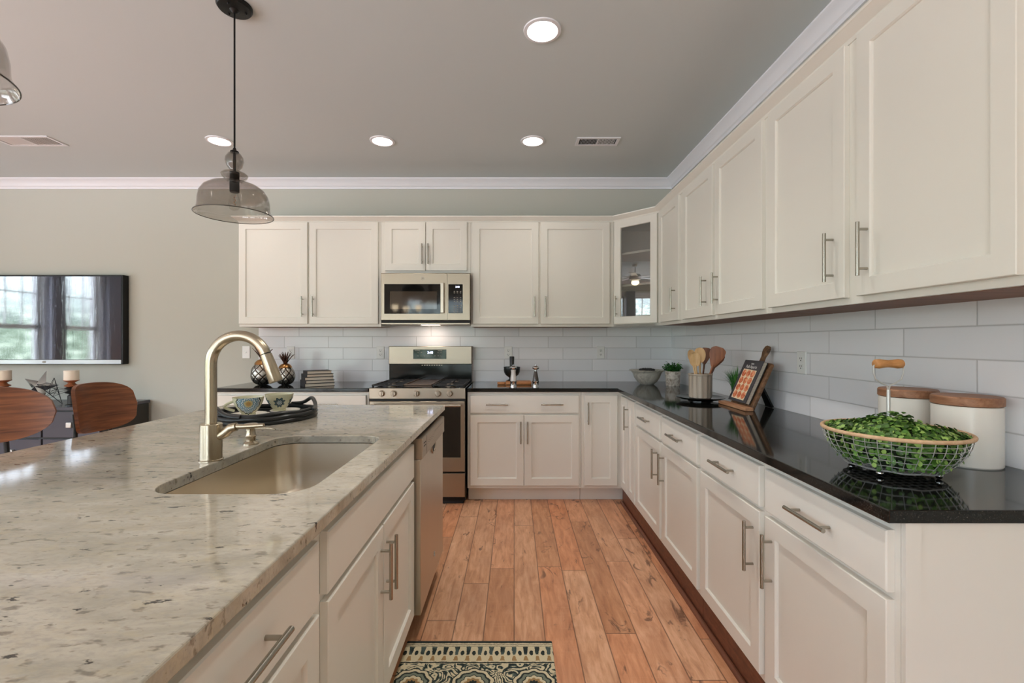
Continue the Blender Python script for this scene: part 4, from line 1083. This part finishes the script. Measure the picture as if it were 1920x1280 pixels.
# cookbook stand: local x = right as seen facing it, front = -y; faces the aisle (-x)
cs = thing('cookbook_stand', 'dark wooden paddle-shaped cookbook stand with a prop leg', 'cookbook stand', (1.262, 2.585, CT1), R(-90))
lean = R(-24)
def P2(poly, y0, y1):
    b = B(); a = [b.b.verts.new((x, y0, z)) for x, z in poly]; c = [b.b.verts.new((x, y1, z)) for x, z in poly]; n = len(poly)
    for i in range(n): b.face((a[i], a[(i+1) % n], c[(i+1) % n], c[i]))
    b.face(a[::-1]); b.face(c); return b
tiltm = Matrix.Translation((0, .012, .004)) @ Matrix.Rotation(lean, 4, 'X')
board = [(-.125, 0), (.125, 0), (.125, .262), (.118, .272), (.030, .275), (.016, .285), (.015, .310), (.026, .335), (.027, .357), (.015, .374), (-.005, .378), (-.021, .370), (-.029, .352), (-.026, .334), (-.015, .310), (-.016, .285), (-.030, .275), (-.118, .272), (-.125, .262)]
P2(board, 0, .016).xf(tiltm).out('board', M['stand_wood'], cs, bevel=.003)
B().box(-.160, .160, -.040, .004, .001, .019).out('ledge', mat('pale_ledge', rough=.5, build=grain('97694a', 'c39470', (5, 50, 50))), cs, bevel=.002)
P2([(-.035, 0), (.035, 0), (.018, .17), (-.018, .17)], -.005, .005).xf(Matrix.Translation((0, .178, .004)) @ Matrix.Rotation(R(24), 4, 'X')).out('prop_leg', M['blackmetal'], cs)
# the cookbook
kb = thing('cookbook', 'dark-covered cookbook with a photo of baked buns, open on the stand', 'book', (1.262, 2.585, CT1), R(-90))
BW, BH = .100, .250
def onb(b, y): return b.xf(tiltm @ Matrix.Translation((0, y, .020)))
onb(P2([(-BW, 0), (BW, 0), (BW, BH), (-BW, BH)], -.006, -.0035), -.026).out('cover', mat('slate_cover', '3b3a40', .35), kb, smooth=False)
onb(P2([(-BW+.003, .002), (BW-.004, .002), (BW-.004, BH-.003), (-BW+.003, BH-.003)], -.0033, .016), -.026).out('pages', M['paper'], kb, smooth=False)
onb(P2([(-BW, 0), (BW, 0), (BW, BH), (-BW, BH)], .0163, .019), -.026).out('back_cover', M['bookcover'], kb, smooth=False)
def b_buns(t, b):
    n = t.noise(objc(t), 60, 4, .6)
    t.put(b.inputs['Base Color'], t.ramp(n, [(.3, lin('a8452a')), (.5, lin('d4744a')), (.7, lin('f0b48a'))]))
par = onb(P2([(-.074, .016), (.066, .012), (.072, .190), (-.070, .196)], -.0072, -.0061), -.026).out('photo_print', mat('parchment_print', 'e6cfae', .5), kb, smooth=False)
b = B()
for i in range(4):
    for j in range(3): b.ball((-.047+j*.046, -.0075, .040+i*.043), .022, 10, (1, .06, .95))
onb(b, -.026).out('bun_print', mat('bun_print', rough=.4, build=b_buns), kb)
for s_, sz, zz in (('Italian', .013, .229), ('Pull-Aparts', .026, .210)):
    o = text('title', s_, sz, mat('title_ink', 'd8d6d2', .5), kb, (0, 0, 0), (0, 0, 0), .0002)
    o.data.transform(tiltm @ Matrix.Translation((0, -.026-.0066, .020+zz)) @ Matrix.Rotation(R(90), 4, 'X'))
# canisters
def canister(label, x, y):
    c = thing('canister', label, 'canister', (x, y, CT1), 0, 'white canisters with wooden lids')
    B().lathe([(.078, 0), (.081, .004), (.081, .176), (.079, .178)], n=48).out('body', M['ceramic'], c)
    B().lathe([(.078, .1785), (.083, .181), (.083, .202), (.080, .206)], n=48).out('lid', M['wood_lid'], c)
canister('white ceramic canister with a wooden lid behind the basket handle', 1.372, 1.60)
canister('white ceramic canister with a wooden lid nearest the camera, right of the basket', 1.375, 1.395)
# wire basket
BX, BY, BZ = 1.085, 1.315, CT1
wb = thing('wire_basket', 'round wire basket with a tan rim and tall wooden-grip handle', 'basket', (BX, BY, BZ))
RT, RB = .168, .115
def prof_b(s_): return RB+(RT-RB)*(1-(1-s_)**1.8)
b = B(); zt, zb = .114, .020
for i in range(36):
    a = 2*PI*i/36; jit = .01*math.sin(i*5.1)
    pts = [(prof_b(j/8)*math.cos(a+jit*j/8), prof_b(j/8)*math.sin(a+jit*j/8), zb+(zt-zb)*j/8) for j in range(9)]
    b.tube(pts, .0011, 5)
for s_ in (0, .18, .36, .54, .72, .87):
    rr_ = prof_b(s_); zz = zb+(zt-zb)*s_
    b.tube([(rr_*math.cos(q*PI/24), rr_*math.sin(q*PI/24), zz+.0012*math.sin(q*1.3)) for q in range(48)], .0011 if s_ else .0022, 5, closed=True)
for i in range(-4, 5):
    x_ = i*.024; h_ = math.sqrt(RB*RB-x_*x_); b.tube([(x_, -h_, zb), (x_, h_, zb)], .0011, 5); b.tube([(-h_, x_, zb), (h_, x_, zb)], .0011, 5)
b.out('wire_mesh', M['wire'], wb)
B().tube([(RT*math.cos(q*PI/36), RT*math.sin(q*PI/36), zt+.002) for q in range(72)], .0055, 10, closed=True).out('rim', M['tan'], wb)
for a in (35, 125, 215, 305): B().ball((.100*math.cos(R(a)), .100*math.sin(R(a)), .0095), .0092, 14).out('foot', M['chrome'], wb)
hx = -.012
hd = B().tube([(hx, 0, .02), (hx, 0, .12), (hx, 0, .232)], [.0058, .0055, .0045], 12)
for s_ in (-1, 1):
    hd.tube([(hx, 0, .228), (hx+s_*.004, 0, .243), (hx+s_*.022, 0, .252), (hx+s_*.037, 0, .262), (hx+s_*.043, 0, .280), (hx+s_*.042, 0, .300), (hx+s_*.034, 0, .306)], .0022, 8)
hd = hd.out('handle', M['wire'], wb)
gpf = [(-.040, .009), (-.037, .0115), (-.026, .0125), (-.012, .0105), (0, .0095), (.012, .0105), (.026, .0125), (.037, .0115), (.040, .009)]
B().tube([(hx+x_, 0, .306) for x_, r_ in gpf], [r_*1.1 for x_, r_ in gpf], 18).out('grip', M['wood_grip'], hd, ang=60)
random.seed(11); b = B()
for i in range(2600):
    a = random.random()*2*PI; q = math.sqrt(random.random()); rr_ = q*.158
    lump = .5+.5*math.sin(5*a+3*q)*math.cos(3*a-7*q)
    ztop = .112+.020*(1-q*q)+.030*math.exp(-((q)/.35)**2)+.010*lump
    if i % 3 == 0:
        zz = .028+random.random()*.085; s_ = (zz-zb)/(zt-zb); rr_ = prof_b(max(0, min(1, s_)))-.006-.006*random.random(); nr = Vector((math.cos(a), math.sin(a), random.uniform(-.3, .6)))
    else:
        zz = ztop-random.random()*.014; nr = Vector((math.cos(a)*q+random.uniform(-.6, .6), math.sin(a)*q+random.uniform(-.6, .6), 1))
    leaf_mesh(b, Vector((rr_*math.cos(a), rr_*math.sin(a), zz)), .013+.004*random.random(), .0115, nr, random.random()*6.3)
core = [(.10, .026), (.125, .05), (.145, .085), (.150, .100), (.12, .112), (.06, .125), (.03, .138), (.01, .142)]
gr = thing('greenery', 'clipped round-leaf greenery filling the wire basket', 'greenery', (BX, BY, BZ)); 
lv_ = b.out('leaves', M['leaf'], gr, fixn=False); lv_['kind'] = 'stuff'
B().lathe(core, n=36).out('moss_core', M['moss'], gr)

# ---------------------------------------------------------------- rug
RX0, RX1, RY0, RY1 = -.455, .161, .35, 1.955
def b_rug(t, b):
    p = pos(t); x, y, z = t.sep(p)
    wob = t.noise(p, 55, 3, .6); wob2 = t.noise(t.mapv(p, loc=(5, 3, 1)), 55, 3, .6)
    x = t.m('ADD', x, t.m('MULTIPLY', t.m('SUBTRACT', wob, .5), .010)); y = t.m('ADD', y, t.m('MULTIPLY', t.m('SUBTRACT', wob2, .5), .010))
    ey = t.m('SUBTRACT', RY1, y)                      # distance from the far end
    cream = lin('dccfae'); teal = lin('26302e'); teal2 = lin('4b5a57'); gold = lin('a8865a'); sage = lin('7c8474')
    # motif band, repeats every 47 mm
    fx = t.m('MULTIPLY', t.m('SUBTRACT', t.m('FRACT', t.m('DIVIDE', x, .047)), .5), .047)
    vy = t.m('SUBTRACT', ey, .078)
    d = t.m('SQRT', t.m('ADD', t.m('POWER', t.m('MULTIPLY', fx, 1.0), 2), t.m('POWER', t.m('MULTIPLY', vy, .55), 2)))
    c = t.ramp(d, [(0, teal), (.0045, lin('8a7a5a')), (.0075, cream), (.0175, cream)], 'CONSTANT')
    gx_ = t.m('SUBTRACT', .0235, t.m('ABSOLUTE', fx))
    up = t.m('MULTIPLY', t.m('LESS_THAN', gx_, t.m('MULTIPLY_ADD', ey, -.10, .0145)), t.m('GREATER_THAN', ey, .040))
    up = t.m('MULTIPLY', up, t.m('LESS_THAN', ey, .088))
    c = t.mix(up, c, t.mix(t.ramp(t.noise(p, 14, 1), [(.45, 0.0), (.55, 1.0)]), teal, teal2))
    dn = t.m('MULTIPLY', t.m('LESS_THAN', gx_, t.m('MULTIPLY_ADD', ey, .22, -.0165)), t.m('GREATER_THAN', ey, .095))
    dn = t.m('MULTIPLY', dn, t.m('LESS_THAN', ey, .122))
    c = t.mix(dn, c, gold)
    # field: medallions and scrolls
    q = t.comb(x, y, 0)
    s1 = t.noise(t.mapv(q, (1, 1.2, 1)), 13, 1.5, .4, 1.3)
    scr = t.m('ABSOLUTE', t.m('SUBTRACT', t.m('FRACT', t.m('MULTIPLY', s1, 7)), .5))
    fc_ = t.ramp(scr, [(0, teal), (.14, teal2), (.20, sage), (.25, cream)], 'CONSTANT')
    mx_ = t.m('MULTIPLY', t.m('SUBTRACT', t.m('FRACT', t.m('DIVIDE', t.m('ADD', x, .155+.115), .23)), .5), .23)
    my_ = t.m('MULTIPLY', t.m('SUBTRACT', t.m('FRACT', t.m('DIVIDE', t.m('SUBTRACT', ey, .13), .24)), .5), .24)
    md_ = t.m('SQRT', t.m('ADD', t.m('POWER', mx_, 2), t.m('POWER', my_, 2)))
    md_ = t.m('ADD', md_, t.m('MULTIPLY', t.m('COSINE', t.m('MULTIPLY', t.m('ARCTAN2', my_, mx_), 10)), .003))
    medal = t.ramp(md_, [(0, teal), (.016, gold), (.028, cream), (.040, teal), (.044, sage), (.058, teal), (.063, cream)], 'CONSTANT')
    fc_ = t.mix(t.m('LESS_THAN', md_, .082), fc_, medal)
    fc_ = t.mix(t.m('MULTIPLY', t.m('GREATER_THAN', md_, .078), t.m('LESS_THAN', md_, .083)), fc_, teal)
    c = t.mix(t.m('GREATER_THAN', ey, .139), c, fc_)
    for a_, b2 in ((0, .017), (.026, .0285), (.0345, .037), (.130, .1365)):
        c = t.mix(t.m('MULTIPLY', t.m('GREATER_THAN', ey, a_-.01 if a_ == 0 else a_), t.m('LESS_THAN', ey, b2)), c, teal)
    t.put(b.inputs['Base Color'], t.mix(.25, c, t.mix(t.noise(p, 300, 2), lin('808080'), lin('ffffff')), 'MULTIPLY'))
    t.put(b.inputs['Normal'], t.bump(t.noise(p, 260, 2, .6), .6, .004))
tag(B().box(RX0, RX1, RY0, RY1, .0008, .010).out('rug', mat('hooked_wool', rough=.95, build=b_rug), bevel=.004), 'cream and teal floral wool runner rug on the aisle floor', 'rug')

# ---------------------------------------------------------------- things behind the camera and at the left, seen in reflections
fn = thing('ceiling_fan', 'white ceiling fan over the dining side, seen reflected in the glass cabinet door', 'ceiling fan', (-4.15, 2.45, 0))
B().lathe([(.012, 2.60), (.012, 2.74), (.05, 2.75), (.065, ZC-.001)], n=24).out('downrod', M['trim'], fn)
B().lathe([(.06, 2.47), (.11, 2.50), (.12, 2.55), (.09, 2.60), (.02, 2.61)], n=32).out('motor', M['trim'], fn)
for i in range(5):
    a = R(72*i+20); B().box(.10, .60, -.06, .06, 2.548, 2.556).xf(Matrix.Rotation(a, 4, 'Z')).out('blade', M['trim'], fn)
B().ball((0, 0, 2.44), .075, 20, (1, 1, .7)).out('lamp_bowl', M['lit'], fn)
ch = thing('chandelier', 'three-shade chandelier behind the camera, seen reflected in the microwave door', 'chandelier', (-2.17, -1.5, 0))
B().lathe([(.008, 2.15), (.008, 2.76), (.06, ZC-.001)], n=16).out('stem', M['blackmetal'], ch)
for i in range(3):
    a = R(15+120*i); cx, cy = .26*math.cos(a), .26*math.sin(a)
    B().tube([(0, 0, 2.16), (cx*.5, cy*.5, 1.90), (cx, cy, 1.86), (cx, cy, 1.885)], .008, 8).out('arm', M['blackmetal'], ch)
    B().lathe([(.03, 1.888), (.05, 1.93), (.062, 2.01), (.058, 2.01), (.046, 1.93), (.02, 1.892)], (cx, cy, 0), 24).out('shade', M['lit'], ch)
def curtain(x, y, w_, rz, label):
    b = B(); n = 40; rows = []
    for z_ in (.03, 2.52): rows.append([b.b.verts.new((-w_/2+w_*i/n, .035*math.sin(i*1.25)*(1 if z_ < 1 else .7), z_)) for i in range(n+1)])
    for i in range(n): b.face((rows[0][i], rows[0][i+1], rows[1][i+1], rows[1][i]))
    o = b.out('curtain', M['curtain'], loc=(x, y, 0), rot=(0, 0, rz)); md = o.modifiers.new('s', 'SOLIDIFY'); md.thickness = .003
    tag(o, label, 'curtain', 'grey curtains')
curtain(XL+.10, 1.00, .40, R(90), 'grey curtain at the near side of the left wall windows, reflected in the television')
curtain(XL+.10, 1.97, .22, R(90), 'narrow grey curtain between the two left wall windows, reflected in the television')
curtain(XL+.10, 3.00, .46, R(90), 'grey curtain at the far side of the left wall windows')
